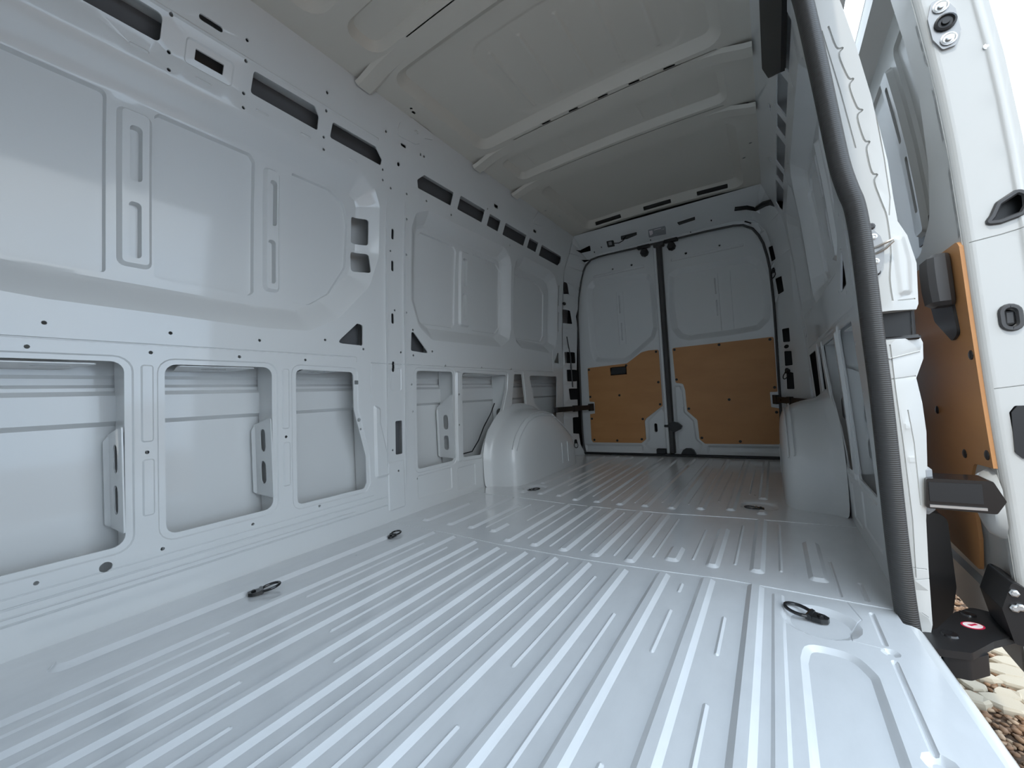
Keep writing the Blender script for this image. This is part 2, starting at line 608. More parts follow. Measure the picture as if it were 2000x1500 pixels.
# ================================================================== LEFT WALL
wall_l = structure('wall_left', 'long white steel side wall with window pressings and open lower bays', 'wall')
lf_out = [(-.14, 0), (1.444, 0), (1.444, 1.93), (-.14, 1.93)]
O1 = rr(-.06, .205, .393, .730, .03, 5)
O2 = rr(.486, .204, .804, .726, .03, 5)
O3 = rpoly([(.895, .193), (1.205, .190), (1.217, .215), (1.216, .335), (1.156, .55), (1.154, .715), (.895, .722)], [.025, .02, .02, .06, .06, .02, .025])
T1 = rpoly([(1.070, .838), (1.202, .836), (1.204, .930), (1.175, .934)], [.012, .008, .012, .012])
def slot(u, v, w, h):
    return rr(u - w / 2, v - h / 2, u + w / 2, v + h / 2, min(w, h) / 2, 4)
REC1 = rpoly([(-.10, 1.05), (-.03, .935), (.10, .898), (.24, .884), (.51, .877), (.76, .868), (.95, .876), (1.085, .945), (1.245, 1.115), (1.297, 1.265),
              (1.297, 1.50), (1.265, 1.57), (1.19, 1.612), (-.02, 1.612), (-.10, 1.54)], [.05, .06, .06, .1, .1, .1, .1, .1, .1, .1, .07, .06, .08, .06, .06], 5)
lf_holes = [O1, O2, O3, T1, rr(1.388, .315, 1.432, .480, .006), rr(1.184, 1.310, 1.256, 1.430, .012), rr(1.182, 1.178, 1.257, 1.270, .012),
            rr(1.160, .661, 1.178, .679, .002), rr(.08, 1.682, .470, 1.752, .014), rr(.557, 1.690, .636, 1.720, .002),
            rpoly([(.722, 1.683), (.973, 1.681), (.969, 1.728), (.946, 1.752), (.722, 1.749)], [.010, .008, .01, .01, .01]),
            rpoly([(1.028, 1.681), (1.288, 1.681), (1.290, 1.706), (1.243, 1.739), (1.028, 1.737)], [.010, .008, .01, .01, .01]),
            slot(.587, 1.804, .066, .016), slot(1.389, 1.806, .034, .012), slot(1.383, 1.724, .018, .018)]
lf_holes += [slot(1.379, z, .016, .052) for z in (1.395, 1.240, .983, .747)]
for u, w in [(.24, .822), (.50, .822), (.76, .822), (.211, .759), (.452, .759), (.693, .759), (.932, .759), (.442, .463), (.853, .463), (.223, .167),
             (.475, .167), (.730, .167), (.983, .167), (1.018, .846), (1.206, .821), (.690, 1.820), (.694, 1.761), (.702, 1.671), (.704, 1.625),
             (.985, 1.819), (.993, 1.759), (1.003, 1.671), (1.007, 1.625), (1.280, 1.817), (1.304, 1.670), (1.309, 1.625), (1.358, 1.607),
             (.488, 1.763), (.493, 1.672), (.495, 1.623), (1.367, 1.310), (1.393, 1.025), (1.428, .820), (1.19, .46), (1.37, .34), (1.40, .235)]:
    lf_holes.append(circ(u, w, .0055, 8))
lf_holes += [circ(.350, .159, .014, 14), circ(1.181, .502, .009, 10)]
lf_e = [E(REC1, .055, .092, 6)]
lf_e += [E(rpoly([(-.045, 1.02), (.05, .997), (.368, .990), (.370, 1.512), (-.02, 1.515), (-.045, 1.49)], [.03, .03, .012, .018, .03, .03]), .016, .004),
         E(rpoly([(.478, .999), (.755, .993), (.768, 1.008), (.771, 1.49), (.755, 1.512), (.49, 1.512), (.478, 1.50)], [.012, .012, .012, .015, .015, .01, .01]), .016, .004),
         E(rpoly([(.908, .993), (.985, .996), (1.072, 1.056), (1.155, 1.19), (1.166, 1.385), (1.146, 1.469), (1.072, 1.508), (.908, 1.508)], [.008, .04, .05, .06, .05, .04, .04, .008]), .012, .003),
         E(rr(.391, 1.020, .473, 1.488, .02), -.014, .010, 2), E(rr(.800, 1.020, .862, 1.488, .02), -.014, .010, 2)]
lf_e += [E(rr(a, c, b_, d, .011), .024, .003) for a, c, b_, d in [(.418, 1.276, .447, 1.439), (.416, 1.046, .445, 1.213), (.821, 1.272, .846, 1.443), (.815, 1.051, .842, 1.216)]]
# pressed frames around the lower bays, beads on the posts, waist lines and the foot grooves
lf_e += [E(rr(-.08, .185, .413, .747, .045, 5), .004, .004), E(rr(.466, .184, .824, .744, .045, 5), .004, .004),
         E(rpoly([(.875, .174), (1.215, .170), (1.237, .205), (1.236, .338), (1.178, .55), (1.176, .735), (.875, .741)], [.04, .03, .03, .06, .06, .03, .04]), .004, .004),
         E(rr(.428, .493, .458, .722, .008), -.004, .004), E(rr(.430, .275, .459, .443, .008), -.004, .004),
         E(rr(.838, .493, .866, .722, .008), -.004, .004), E(rr(.840, .275, .868, .443, .008), -.004, .004),
         E(rr(-.2 + .07, .780, 1.165, .7855, .002), .004, .002), E(rr(1.165, .760, 1.172, .783, .003), .003, .002),
         E(rr(1.245, .757, 1.43, .762, .002), .004, .002), E(rr(1.243, .60, 1.248, .757, .002), .003, .002),
         E(rr(-.13, .119, 1.33, .126, .003), .005, .003), E(rr(-.13, .080, 1.33, .087, .003), .006, .003), E(rr(-.13, .098, 1.15, .104, .003), -.003, .003),
         E(rr(-.13, .145, 1.25, .150, .002), .003, .002)]
lf_e += [E(rr(a, 1.637, b_, 1.646, .004), -.004, .004) for a, b_ in [(.402, .448), (.562, .607), (.744, .788), (.908, .950), (1.123, 1.167)]]
lf_e += [E(rr(-.13, 1.752 + .012, 1.25, 1.775, .005), -.004, .005), E(rr(.53, 1.668, .665, 1.738, .012), .003, .004)]
# drawn gusset beads beside the third bay and the foot plate of the pillar
lf_e += [E(rpoly([(1.262, .22), (1.345, .22), (1.34, .33), (1.30, .48), (1.30, .55), (1.258, .57)], .02), -.008, .012, 2),
         E(rr(1.335, .05, 1.44, .285, .01), -.004, .006), E(rr(1.36, .63, 1.43, .74, .01), .002, .004)]
sheet('inner_panel', lf_out, left, PAINT, wall_l, holes=lf_holes, embs=lf_e, grid=.10, flange=.005)

def rear_half(side):
    """pressed inner panel behind the centre pillar; same on both sides of the van"""
    O4 = rr(1.538, .217, 1.826, .732, .02, 4)
    O5 = rpoly([(1.912, .222), (2.088, .212), (2.112, .267), (2.171, .36), (2.324, .484), (2.378, .62), (2.392, .722), (1.912, .728)], [.015, .02, .02, .04, .06, .04, .02, .02])
    O6 = rpoly([(2.461, .506), (2.648, .512), (2.602, .731), (2.498, .729)], .012)
    O7 = rpoly([(2.790, .500), (2.913, .431), (3.168, .262), (3.180, .720), (2.705, .724)], [.03, .04, .02, .02, .02])
    T2 = rpoly([(1.497, .833), (1.628, .826), (1.52, .930), (1.503, .930)], [.010, .010, .008, .008])
    h = [O4, O5, O6, O7, T2,
         rpoly([(1.531, 1.674), (1.787, 1.675), (1.785, 1.742), (1.552, 1.742), (1.515, 1.707)], .008),
         rr(1.843, 1.676, 2.082, 1.747, .006), rr(2.135, 1.675, 2.262, 1.743, .006), rr(2.317, 1.672, 2.596, 1.745, .006),
         rr(2.645, 1.675, 2.780, 1.742, .006), rpoly([(2.834, 1.666), (3.164, 1.666), (3.205, 1.705), (3.180, 1.741), (2.834, 1.743)], .008),
         slot(2.179, 1.801, .045, .018), slot(2.688, 1.799, .045, .018), rr(3.213, 1.337, 3.230, 1.511, .004), rr(3.213, 1.110, 3.230, 1.278, .004),
         rpoly([(3.128, .835), (3.230, .834), (3.222, .926), (3.205, .928)], .006)]
    for u, w in [(1.502, 1.816), (1.526, 1.817), (1.461, 1.619), (1.467, 1.496), (1.470, 1.319), (1.470, 1.026), (1.514, .942), (1.654, .840), (1.514, .810),
                 (1.50, .66), (1.505, .52), (1.60, 1.635), (1.80, 1.63), (2.10, 1.76), (2.42, 1.63), (1.53, .17), (1.87, .60), (1.87, .42), (2.45, .765), (1.76, .765), (2.1, .765), (2.53, .47)]:
        h.append(circ(u, w, .006, 8))
    A = rpoly([(1.503, 1.10), (1.555, .965), (1.656, .901), (2.33, .912), (2.435, .97), (2.46, 1.05), (2.455, 1.50), (2.42, 1.57), (2.35, 1.600), (1.62, 1.592), (1.53, 1.55), (1.503, 1.47)],
              [.08, .08, .06, .06, .05, .05, .05, .05, .05, .05, .05, .06], 4)
    B = rpoly([(2.495, 1.05), (2.53, .96), (2.60, .925), (3.05, .915), (3.165, .97), (3.195, 1.06), (3.197, 1.48), (3.13, 1.57), (3.04, 1.600), (2.62, 1.605), (2.52, 1.56), (2.495, 1.48)],
              .05, 4)
    e = [E(A, .055, .075, 5), E(B, .055, .075, 5),
         E(rpoly([(1.598, 1.02), (1.62, .995), (1.885, 1.0), (1.905, 1.02), (1.918, 1.47), (1.89, 1.492), (1.62, 1.492), (1.598, 1.47)], .015), .010, .004),
         E(rpoly([(2.072, 1.005), (2.335, 1.010), (2.39, 1.058), (2.402, 1.45), (2.34, 1.495), (2.075, 1.497)], [.008, .03, .03, .03, .03, .008]), .010, .004),
         E(rpoly([(2.565, 1.003), (3.0, 1.01), (3.04, 1.06), (3.045, 1.41), (2.97, 1.465), (2.80, 1.49), (2.565, 1.475)], .03), .010, .004),
         E(rr(1.945, 1.02, 2.045, 1.485, .02), -.014, .010, 2),
         E(rr(1.970, 1.270, 2.012, 1.440, .012), .024, .003), E(rr(1.970, 1.062, 2.006, 1.222, .012), .024, .003),
         E(rr(1.445, .757, 3.10, .763, .002), .004, .002), E(rr(3.10, .757, 3.107, .95, .003), .004, .002),
         E(rr(1.516, .196, 1.848, .750, .035, 4), .004, .004), E(rr(1.850, .20, 1.892, .735, .012), -.006, .008, 2),
         E(rpoly([(1.888, .20), (2.10, .188), (2.135, .26), (2.19, .345), (2.345, .47), (2.402, .62), (2.415, .745), (1.888, .750)], .03), .004, .004),
         E(rpoly([(2.445, .488), (2.665, .494), (2.62, .75), (2.480, .75)], .02), .004, .004),
         E(rr(1.53, .060, 1.80, .185, .01), .004, .006), E(rr(1.85, .035, 2.02, .17, .01), .004, .006)]
    return h, e
rl_h, rl_e = rear_half(-1)
rl_out = [(1.444, 0), (3.30, 0), (3.30, 1.93), (1.444, 1.93)]
def left2(u, v, h):
    return (-(wx(v) + h + .002), u, v)
sheet('inner_panel', rl_out, left2, PAINT, wall_l, holes=rl_h, embs=rl_e, grid=.10, flange=.005)

def skin_sheet(side, parent, u0, u1, holes=()):
    def skinm(u, v, h):
        x = skinx(v)
        if side > 0:      # the skin curves in to the edge of the door pillar
            e = float(np.interp(v, [-.1, .1, .33, .5, .62, .72, .84, .92, 1.09, 1.26, 1.5, 1.72, 2.0], [.945, .950, .968, .968, .975, .978, .980, .965, .940, .918, .880, .835, .80]))
            x = e + (x - e) * sm((u - 1.38) / .45)
        return (side * (x - h), u, v)
    out = [(u0, -.14), (u1, -.14), (u1, 2.02), (u0, 2.02)]
    e = [E(rr(u0 + .02, .546, u1 - .02, .652, .004, 2), .016, .014, 3), E(rr(u0 + .02, .662, u1 - .02, .70, .004, 2), -.010, .010, 2)]
    return sheet('outer_skin', out, skinm, PAINT, parent, embs=e, grid=.1, flange=0, gridv=.07)
skin_sheet(-1, wall_l, -.14, 3.72)

def cavity(side, parent, bays, gussets):
    """ledges and pillar gussets seen through the lower bays"""
    for u0, u1, oc in bays:
        def ledge(u, v, h, side=side):
            return (side * v, u, .722 + h - (v - .875) * .05)
        hs = [slot(oc, .945, .075, .022)] if oc else []
        sheet('ledge', rpoly([(u0 + .035, .893), (u1 - .05, .893), (u1 - .10, 1.01), (u0 + .06, 1.01)], .01), ledge, PAINT, parent, holes=hs, grid=.3, flange=.003)
    for yg, z0, z1, zt in gussets:
        def gus(u, v, h, side=side, yg=yg):
            return (side * u, yg + h, v)
        outl = rpoly([(.896, z0 - .005), (1.022, z0), (1.024, z1), (.896, zt)], .008)
        hs = [slot(.960, z0 + .085, .040, .085), slot(.957, z0 + .205, .040, .085)]
        sheet('pillar_gusset', outl, gus, PAINT, parent, holes=hs, grid=.3, flange=.004)
        MB().prism(rpoly([(yg - .013, z0 + .01), (yg, z0), (yg, z1), (yg - .013, z1 - .02)], .006),
                   lambda u, v, h, side=side: (side * (1.012 + h), u, v), .004).build('gusset_flange', PAINT, parent)
cavity(-1, wall_l, [(-.06, .393, .26), (.486, .804, .64), (.895, 1.16, 1.02), (1.912, 2.39, None)],
       [(.386, .245, .520, .545), (.798, .250, .514, .538), (1.822, .235, .526, .605)])
def post(side, parent, y0, y1, hole=True):
    """closed hat section of a body pillar between inner panel and outer skin"""
    def pm(u, v, h):
        return (side * u, y0 + h, v)
    sheet('pillar_web', [(.924, .0), (1.025, .0), (1.02, .76), (.892, .76)], pm, PAINT, parent,
          holes=[slot(.965, .43, .055, .12)] if hole else [], grid=.3, flange=.003)
for yp in (.404, .478, .818, .884, 1.245, 1.850, 1.898):
    post(-1, wall_l, yp, yp, False)
def dark_cavity_web(side, parent, yp, z0, z1):  # web added so the pillar cavity stays closed and dark
    sheet('pillar_web', [(wx(z0) + .006, z0), (skinx(z0) - .004, z0), (skinx(z1) - .004, z1), (wx(z1) + .006, z1)],
          lambda u, v, h: (side * u, yp + h, v), PAINT, parent, grid=.3, flange=.003)
for yp in (1.335, 1.452):
    dark_cavity_web(-1, wall_l, yp, .02, 1.64)
def rail_light_stop(side, parent, y0, y1):  # added partitions that keep light from the bays out of the rail
    for z in (1.655, 1.775):
        MB().box((min(side * (wx(z) + .004), side * (skinx(z) - .006)), y0, z - .0015), (max(side * (wx(z) + .004), side * (skinx(z) - .006)), y1, z + .0015)).build('rail_light_stop', PAINT, parent)
rail_light_stop(-1, wall_l, -.13, 3.30)
def slot_shade_liner(side, parent, y0, y1):  # grey primer sheet added behind the rail slots so they look dark
    MB().prism([(y0, 1.660), (y1, 1.660), (y1, 1.770), (y0, 1.770)], lambda u, v, h: (side * (wx(v) + .070 + h), u, v), .003).build('slot_shade_liner', ECOAT, parent)
slot_shade_liner(-1, wall_l, -.13, 3.29)
MB().prism([(1.345, .26), (1.442, .26), (1.442, 1.50), (1.345, 1.50)], lambda u, v, h: (-(wx(v) + .035 + h), u, v), .003).build('hole_shade_backing', ECOAT, wall_l)  # dark primer plate added behind the pillar slots, stands in for shade
for u0, u1 in ((1.06, 1.22), (1.49, 1.64)):  # shading plates in grey primer, added behind the triangular holes
    MB().prism([(u0, .80), (u1, .80), (u1, .95), (u0, .95)], lambda u, v, h: (-(wx(v) + .055 + h), u, v), .003).build('hole_shade_backing', ECOAT, wall_l)
post(-1, wall_l, 2.40, 2.44, True)

def wheel_arch(side, parent):
    outl = [(2.10, .0), (2.098, .10), (2.10, .20), (2.115, .275), (2.172, .365), (2.245, .430), (2.325, .482), (2.42, .512), (2.55, .522), (2.70, .512),
            (2.79, .490), (2.915, .425), (3.04, .345), (3.165, .255), (3.20, .12), (3.205, .0)]
    sec = [(.905, 1.0), (.885, .965), (.868, .925), (.83, .905), (.80, .895), (.76, .870), (.735, .845), (.712, .80), (.700, .745), (.694, .68), (.690, .60), (.688, .40), (.687, .15)]
    c = Vector((2.64, 0.0))
    v, f = [], []
    m = len(outl)
    for x, s in sec:
        for (y, z) in outl:
            p = c + (Vector((y, z)) - c) * s
            v.append((side * x, p.x, p.y))
    for i in range(len(sec) - 1):
        for k in range(m - 1):
            f.append((i * m + k, i * m + k + 1, (i + 1) * m + k + 1, (i + 1) * m + k))
    f.append(tuple((len(sec) - 1) * m + k for k in range(m)))
    o = mesh_obj('wheel_arch', v, f, PAINT, parent, 40)
    s_ = o.modifiers.new('smooth', 'SUBSURF'); s_.levels = s_.render_levels = 2
    # pressed stiffening beads over the shoulder of the arch
    for k, (t0, t1) in enumerate([(9, 10), (10, 11)]):
        path = []
        for x, s in sec[3:8]:
            y, z = outl[t1]
            p = c + (Vector((y - .03 * k, z)) - c) * s
            path.append((side * x, p.x, p.y - .001))
        MB().tube(path, .006, 6).build('stiffening_bead', PAINT, o)
    for x, sc in ((.716, .815), (.738, .856)):
        MB().tube([(side * x, *(c + (Vector(p) - c) * (sc + .004))) for p in outl[3:14]], .0035, 6).build('weld_seam', PAINT, o)
    for dy in (2.80, 2.90, 2.20):
        MB().tube([(side * (.690 if dy > 2.5 else .845), dy if dy > 2.5 else dy - .018, .05), (side * (.692 if dy > 2.5 else .845), dy if dy > 2.5 else dy - .012, .20)], .006, 6).build('stiffening_bead', PAINT, o)
    return o
wheel_arch(-1, wall_l)

# rail bracket that ties the roof bow to the left side rail
b = MB()
b.prism(rpoly([(1.335, 1.828), (1.455, 1.838), (1.478, 1.852), (1.50, 1.885), (1.562, 1.905), (1.53, 1.925), (1.40, 1.928), (1.34, 1.88)], [.02, .01, .02, .02, .01, .01, .02, .03]),
        lambda u, v, h: (-(wx(v) - .006 + h), u, v), .006)
br = b.build('roof_bow_bracket', PAINT, wall_l)
MB().disc((-wx(1.885) + .005, 1.44, 1.885), (1, 0, .35), [(.013, 0), (.013, .003), (.007, .004), (.007, .007)], 12).build('bolt', PAINT, br)
b = MB()
b.prism(rpoly([(2.62, 1.835), (2.76, 1.85), (2.80, 1.90), (2.66, 1.925)], .02), lambda u, v, h: (-(wx(v) - .005 + h), u, v), .005)
b.build('roof_bow_bracket', PAINT, wall_l)
# loose cable lying in the bay before the left wheel arch
b = MB()
b.tube([(-.99, 1.93, .235), (-.985, 2.0, .228), (-.96, 2.06, .235), (-.935, 2.10, .30), (-.93, 2.16, .385), (-.93, 2.24, .46), (-.935, 2.30, .53)], .004, 6)
b.build('wiring_cable', BLACK, wall_l)

# ================================================================== RIGHT WALL (behind the side door opening)
wall_r = structure('wall_right', 'shaded white side wall between side door opening and rear doors', 'wall')
rr_h, rr_e = rear_half(1)
rr_h += [slot(1.405, .89, .016, .20), slot(1.41, 1.12, .012, .07), rr(1.392, .40, 1.425, .50, .006)]
rr_out = [(1.335, 0), (3.30, 0), (3.30, 1.93), (1.335, 1.93)]
sheet('inner_panel', rr_out, right, PAINT, wall_r, holes=rr_h, embs=rr_e, grid=.10, flange=.005)
skin_sheet(1, wall_r, 1.38, 3.72)
cavity(1, wall_r, [(1.538, 1.826, None), (1.912, 2.39, None)], [(1.836, .235, .526, .605)])
post(1, wall_r, 2.40, 2.44, True)
for yp in (1.850, 1.898):
    post(1, wall_r, yp, yp, False)
rail_light_stop(1, wall_r, 1.39, 3.30)
slot_shade_liner(1, wall_r, 1.40, 3.29)
wheel_arch(1, wall_r)
b = MB()
b.prism(rpoly([(1.335, 1.700), (1.80, 1.697), (1.86, 1.735), (1.93, 1.775), (1.93, 1.822), (1.335, 1.826)], .008), lambda u, v, h: (wx(v) - .014 + h, u, v), .016)
b.build('rail_cover', BLACK, wall_r)
# strip above the side door opening and the hidden front post
b = MB()
def hdr(u, v, h):
    return (wx(v) + h, u, v)
sheet('door_header', [(-.14, 1.74), (1.336, 1.74), (1.336, 1.93), (-.14, 1.93)], hdr, PAINT, wall_r, grid=.2, flange=.03)
MB().box((.775, -.14, 1.715), (.865, 1.36, 1.745), .008).build('header_lip', PAINT, wall_r)
MB().prism([(wx(1.93) - .0, 1.93), (.775, 1.74), (.868, 1.725), (.86, 1.80), (.82, 2.0), (.70, 2.02)], lambda u, v, h: (u, -.14 + h, v), 1.5).build('roof_rail', PAINT_OUT, wall_r)
MB().box((.80, -.20, -.14), (1.02, -.14, 2.0)).build('front_post', PAINT_OUT, wall_r)

def smooth_path(P, n):
    P = [Vector(p) for p in P]
    out = []
    for i in range(len(P) - 1):
        p0, p1, p2, p3 = P[max(i - 1, 0)], P[i], P[i + 1], P[min(i + 2, len(P) - 1)]
        for k in range(n):
            t = k / n
            out.append(0.5 * ((2 * p1) + (p2 - p0) * t + (2 * p0 - 5 * p1 + 4 * p2 - p3) * t * t + (3 * p1 - p0 - 3 * p2 + p3) * t ** 3))
    out.append(P[-1])
    return out
# rear pillar of the opening: sheet facing forward, split by the black rail pocket
def pil(u, v, h):
    return (u, 1.335 + .04 * sm((u - .93) / .07) + h, v)
up_out = [(.885, .722), (.985, .722), (.990, .735), (.9935, .835), (.980, .905), (.962, .940), (.957, 1.0), (.952, 1.09), (.930, 1.262), (.910, 1.40), (.890, 1.515), (.868, 1.62),
          (.845, 1.72), (.80, 1.74), (.78, 1.70), (.808, 1.555), (.826, 1.382), (.845, 1.212), (.860, 1.088), (.876, .992)]
wavy = [(.860, 1.475), (.872, 1.413), (.885, 1.404), (.876, 1.388), (.890, 1.325), (.900, 1.316), (.891, 1.299), (.902, 1.242), (.912, 1.230), (.901, 1.217), (.910, 1.156),
        (.920, 1.146), (.913, 1.129), (.919, 1.070), (.929, 1.060), (.922, 1.044), (.932, .99), (.940, .95), (.942, .87), (.935, .80), (.937, .745)]
def smooth2(P, n):
    return [(q.x, q.y) for q in smooth_path([(a, c, 0) for a, c in P], n)]
up_e = [E(strip(smooth2(wavy, 4), .0022), .004, .002), E(strip([(.905, 1.47), (.932, 1.262), (.945, 1.10), (.950, 1.0), (.945, .955)], .0015), .003, .0014),
        E(strip([(.846, 1.47), (.872, 1.30), (.893, 1.14)], .0018), .003, .0016),
        E(rpoly([(.945, .90), (.975, .91), (.984, .84), (.982, .76), (.948, .752)], .012), -.008, .012, 3), E(strip([(.947, .745), (.985, .748)], .0018), .003, .0016)]
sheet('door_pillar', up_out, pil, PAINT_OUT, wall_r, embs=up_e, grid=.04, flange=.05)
lo_out = [(.895, -.05), (.955, -.05), (.960, -.03), (.962, .10), (.966, .214), (.978, .331), (.983, .424), (.980, .494), (.972, .555), (.990, .601), (.992, .640), (.988, .652), (.885, .652),
          (.888, .53), (.893, .36), (.897, .20)]
lo_e = [E(strip([(.925, .64), (.928, .52), (.933, .40), (.938, .22), (.935, .08)], .0016), .003, .0014), E(strip([(.948, .48), (.955, .40), (.957, .25)], .0015), .003, .0014),
        E(strip([(.920, .605), (.985, .62)], .0022), -.004, .002), E(strip([(.920, .555), (.972, .56)], .0018), .003, .0016), E(strip([(.934, .075), (.966, .078)], .0015), .003, .0014),
        E(rr(.938, .35, .958, .372, .006), -.002, .005), E(rr(.936, .43, .956, .452, .006), -.002, .005), E(strip([(.93, .105), (.958, .10)], .0015), .003, .0014),
        E(strip([(.940, -.0), (.953, -.012)], .0012), .002, .001)]
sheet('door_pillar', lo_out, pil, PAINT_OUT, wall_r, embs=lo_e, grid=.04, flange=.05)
MB().box((.905, 1.385, .640), (.985, 1.50, .730), .004).build('rail_pocket', BLACK, wall_r)
MB().box((.895, 1.350, .648), (.985, 1.40, .660), .004).build('rail_lip', BLACK_GLOSS, wall_r)
MB().box((.955, 1.362, .225), (.988, 1.392, .345), .012).build('buffer_shadow', STICKER, wall_r)  # grey block standing in for the buffer box's shadow on the pillar
MB().prism(rpoly([(.985, .17), (1.064, .17), (1.070, -.03), (1.058, -.11), (1.02, -.165), (.985, -.165)], [.005, .03, .06, .06, .05, .01], 6), lambda u, v, h: (u, 1.615 + h, v), .20).build('side_moulding', BLACK, wall_r)

# lock striker with two screws on the pillar
st = MB()
st.prism(rpoly([(.898, .815), (.915, .815), (.926, .84), (.929, .88), (.924, .905), (.912, .925), (.898, .925)], .008), lambda u, v, h: (u, 1.333 - h, v), .006)
sto = st.build('lock_striker', GREYMETAL, wall_r)
MB().tube([(.905, 1.33, .862), (.930, 1.318, .872), (.944, 1.318, .886), (.944, 1.318, .890), (.928, 1.318, .884), (.905, 1.33, .878)], .0032, 6).build('striker_loop', STEEL, sto)
for z in (.846, .907):
    MB().disc((.911, 1.328, z), (0, -1, 0), [(.0075, 0), (.0075, .003), (.004, .004), (.004, .002)], 10).build('screw', STEEL, sto)
for z, x in ((.935, .909), (.820, .912)):
    MB().disc((x, 1.336, z), (0, -1, 0), [(.0085, 0), (.0085, .004), (.005, .007)], 10).build('rubber_plug', DARKGREY, sto)

# rubber seal on the edge of the opening
sp = [(.790, 1.315, 1.70), (.802, 1.315, 1.62), (.813, 1.312, 1.545), (.833, 1.310, 1.35), (.850, 1.308, 1.165), (.858, 1.307, 1.09), (.869, 1.306, 1.03), (.878, 1.306, .99), (.884, 1.306, .92), (.888, 1.306, .82),
      (.892, 1.306, .67), (.897, 1.306, .53), (.900, 1.306, .363), (.902, 1.306, .23), (.905, 1.306, .10), (.909, 1.306, .0), (.913, 1.306, -.05)]
path = smooth_path(sp, 5)
secs = [(a * 1.15, c) for a, c in [(-.018, .016), (-.017, .0), (-.012, -.012), (-.002, -.018), (.008, -.017), (.015, -.010), (.018, .0), (.018, .016), (.010, .022), (-.010, .022)]]
v, f = [], []
n = len(secs)
for i, p in enumerate(path):
    a, c = path[max(i - 1, 0)], path[min(i + 1, len(path) - 1)]
    t = (c - a).normalized()
    e1 = Vector((0, 1, 0)).cross(t).normalized()
    if e1.x < 0:
        e1 = -e1
    v += [tuple(p + e1 * x + Vector((0, y, 0))) for x, y in secs]
for i in range(len(path) - 1):
    for k in range(n):
        f.append((i * n + k, i * n + (k + 1) % n, (i + 1) * n + (k + 1) % n, (i + 1) * n + k))
f.append(tuple(range(n)))
f.append(tuple((len(path) - 1) * n + k for k in range(n)))
mesh_obj('door_seal', v, f, RUBBER, wall_r, 50)

# ================================================================== FRONT BULKHEAD (behind the camera)
wall_f = structure('wall_front', 'plain white bulkhead closing the front of the load space', 'wall')
def bulk(u, v, h):
    return (u, -.14 - h, v)
sheet('bulkhead_panel', [(-1.0, -.12), (.92, -.12), (.84, 1.0), (.80, 1.7), (.70, 2.02), (-.84, 2.02), (-1.0, 1.0)], bulk, PAINT_LIGHT, wall_f,
      embs=[E(rr(-.7, .2 + .3 * k, .7, .4 + .3 * k, .05), .01, .02, 2) for k in range(5)], grid=.3, flange=.004)

# ================================================================== CEILING
ceiling = structure('ceiling', 'cream primed steel roof with cross bows above the load space', 'ceiling')
def roofm(u, v, h):
    return (u, v, 1.93 + .022 * (1 - (u / .70) ** 2) + h)
c_out = [(-.700, -.14), (.700, -.14), (.700, 3.30), (-.700, 3.30)]
c_e = [E(rr(-.60, -.12, .60, .860, .07, 5), .035, .045, 4), E(rr(-.56, .925, .56, 1.085, .06, 5), .028, .022, 3),
       E(rr(-.60, 1.185, .60, 1.842, .07, 5), .032, .040, 4), E(rr(-.30, 1.30, .485, 1.802, .09, 5), .006, .022, 2),
       E(rr(-.585, 1.990, .585, 2.240, .05, 5), .030, .030, 4), E(rr(-.565, 2.415, .60, 3.268, .08, 5), .050, .048, 4)]
for x in (-.215, -.075, .082, .225, .372):
    c_e.append(E(rr(x - .014, 1.37, x + .014, 1.765, .012), -.005, .012, 2))
for x in (-.45, -.22, .20, .36):
    c_e.append(E(rr(x - .008, 2.05, x + .008, 2.19, .007), -.003, .007))
    c_e.append(E(rr(x - .008, .10, x + .008, .75, .007), -.003, .007))
c_h = [rr(-.41, 1.8635, .575, 1.869, .001, 1), rr(-.40, 1.0915, .42, 1.097, .001, 1), rr(-.395, 2.2605, .565, 2.266, .001, 1),
       rr(-.475, 3.238, -.262, 3.258, .004), rr(-.082, 3.238, .122, 3.258, .004), rr(.302, 3.238, .502, 3.258, .004)]
for x in (-.205, -.055, .095, .241, .392):
    c_h.append(rr(x - .024, 1.849, x + .024, 1.8625, .003, 2))
for s in (-1, 1):
    c_h += [rr(s * .665 - .006, 1.375, s * .665 + .006, 1.395, .003, 2), circ(s * .655, 1.36, .007, 8), rr(s * .665 - .005, 2.30, s * .665 + .005, 2.345, .003, 2), circ(s * .66, 2.70, .008, 8), circ(s * .62, 2.86, .008, 8)]
sheet('roof_liner', c_out, roofm, PAINT_ROOF, ceiling, holes=c_h, embs=c_e, grid=.10, flange=.0012)
sheet('roof_skin', [(-.84, -.14), (.84, -.14), (.84, 3.72), (-.84, 3.72)], lambda u, v, h: (u, v, 2.05 - .05 * (abs(u) / .84) ** 3), PAINT_OUT, ceiling, grid=.15, flange=0)
# bent foot of each roof bow where it meets the side rail
for y in (1.13, 1.915, 2.33):
    for s in (-1, 1):
        b = MB()
        P = [(s * q, 1.93 + .022 * (1 - (q / .7) ** 2) + d) for q, d in ((.44, .013), (.52, .010), (.58, .003), (.63, -.008), (.665, -.016), (.697, -.020))]
        v, f = [], []
        for (x, z) in P:
            v += [(x, y - .045, z), (x, y - .030, z - .012), (x, y + .030, z - .012), (x, y + .045, z)]
        for i in range(len(P) - 1):
            for k in range(3):
                f.append((i * 4 + k, i * 4 + k + 1, i * 4 + 5 + k, i * 4 + 4 + k))
        f += [(0, 1, 2, 3), tuple(4 * (len(P) - 1) + k for k in range(4))]
        b.add(v, f).build('bow_foot', PAINT_ROOF, ceiling)

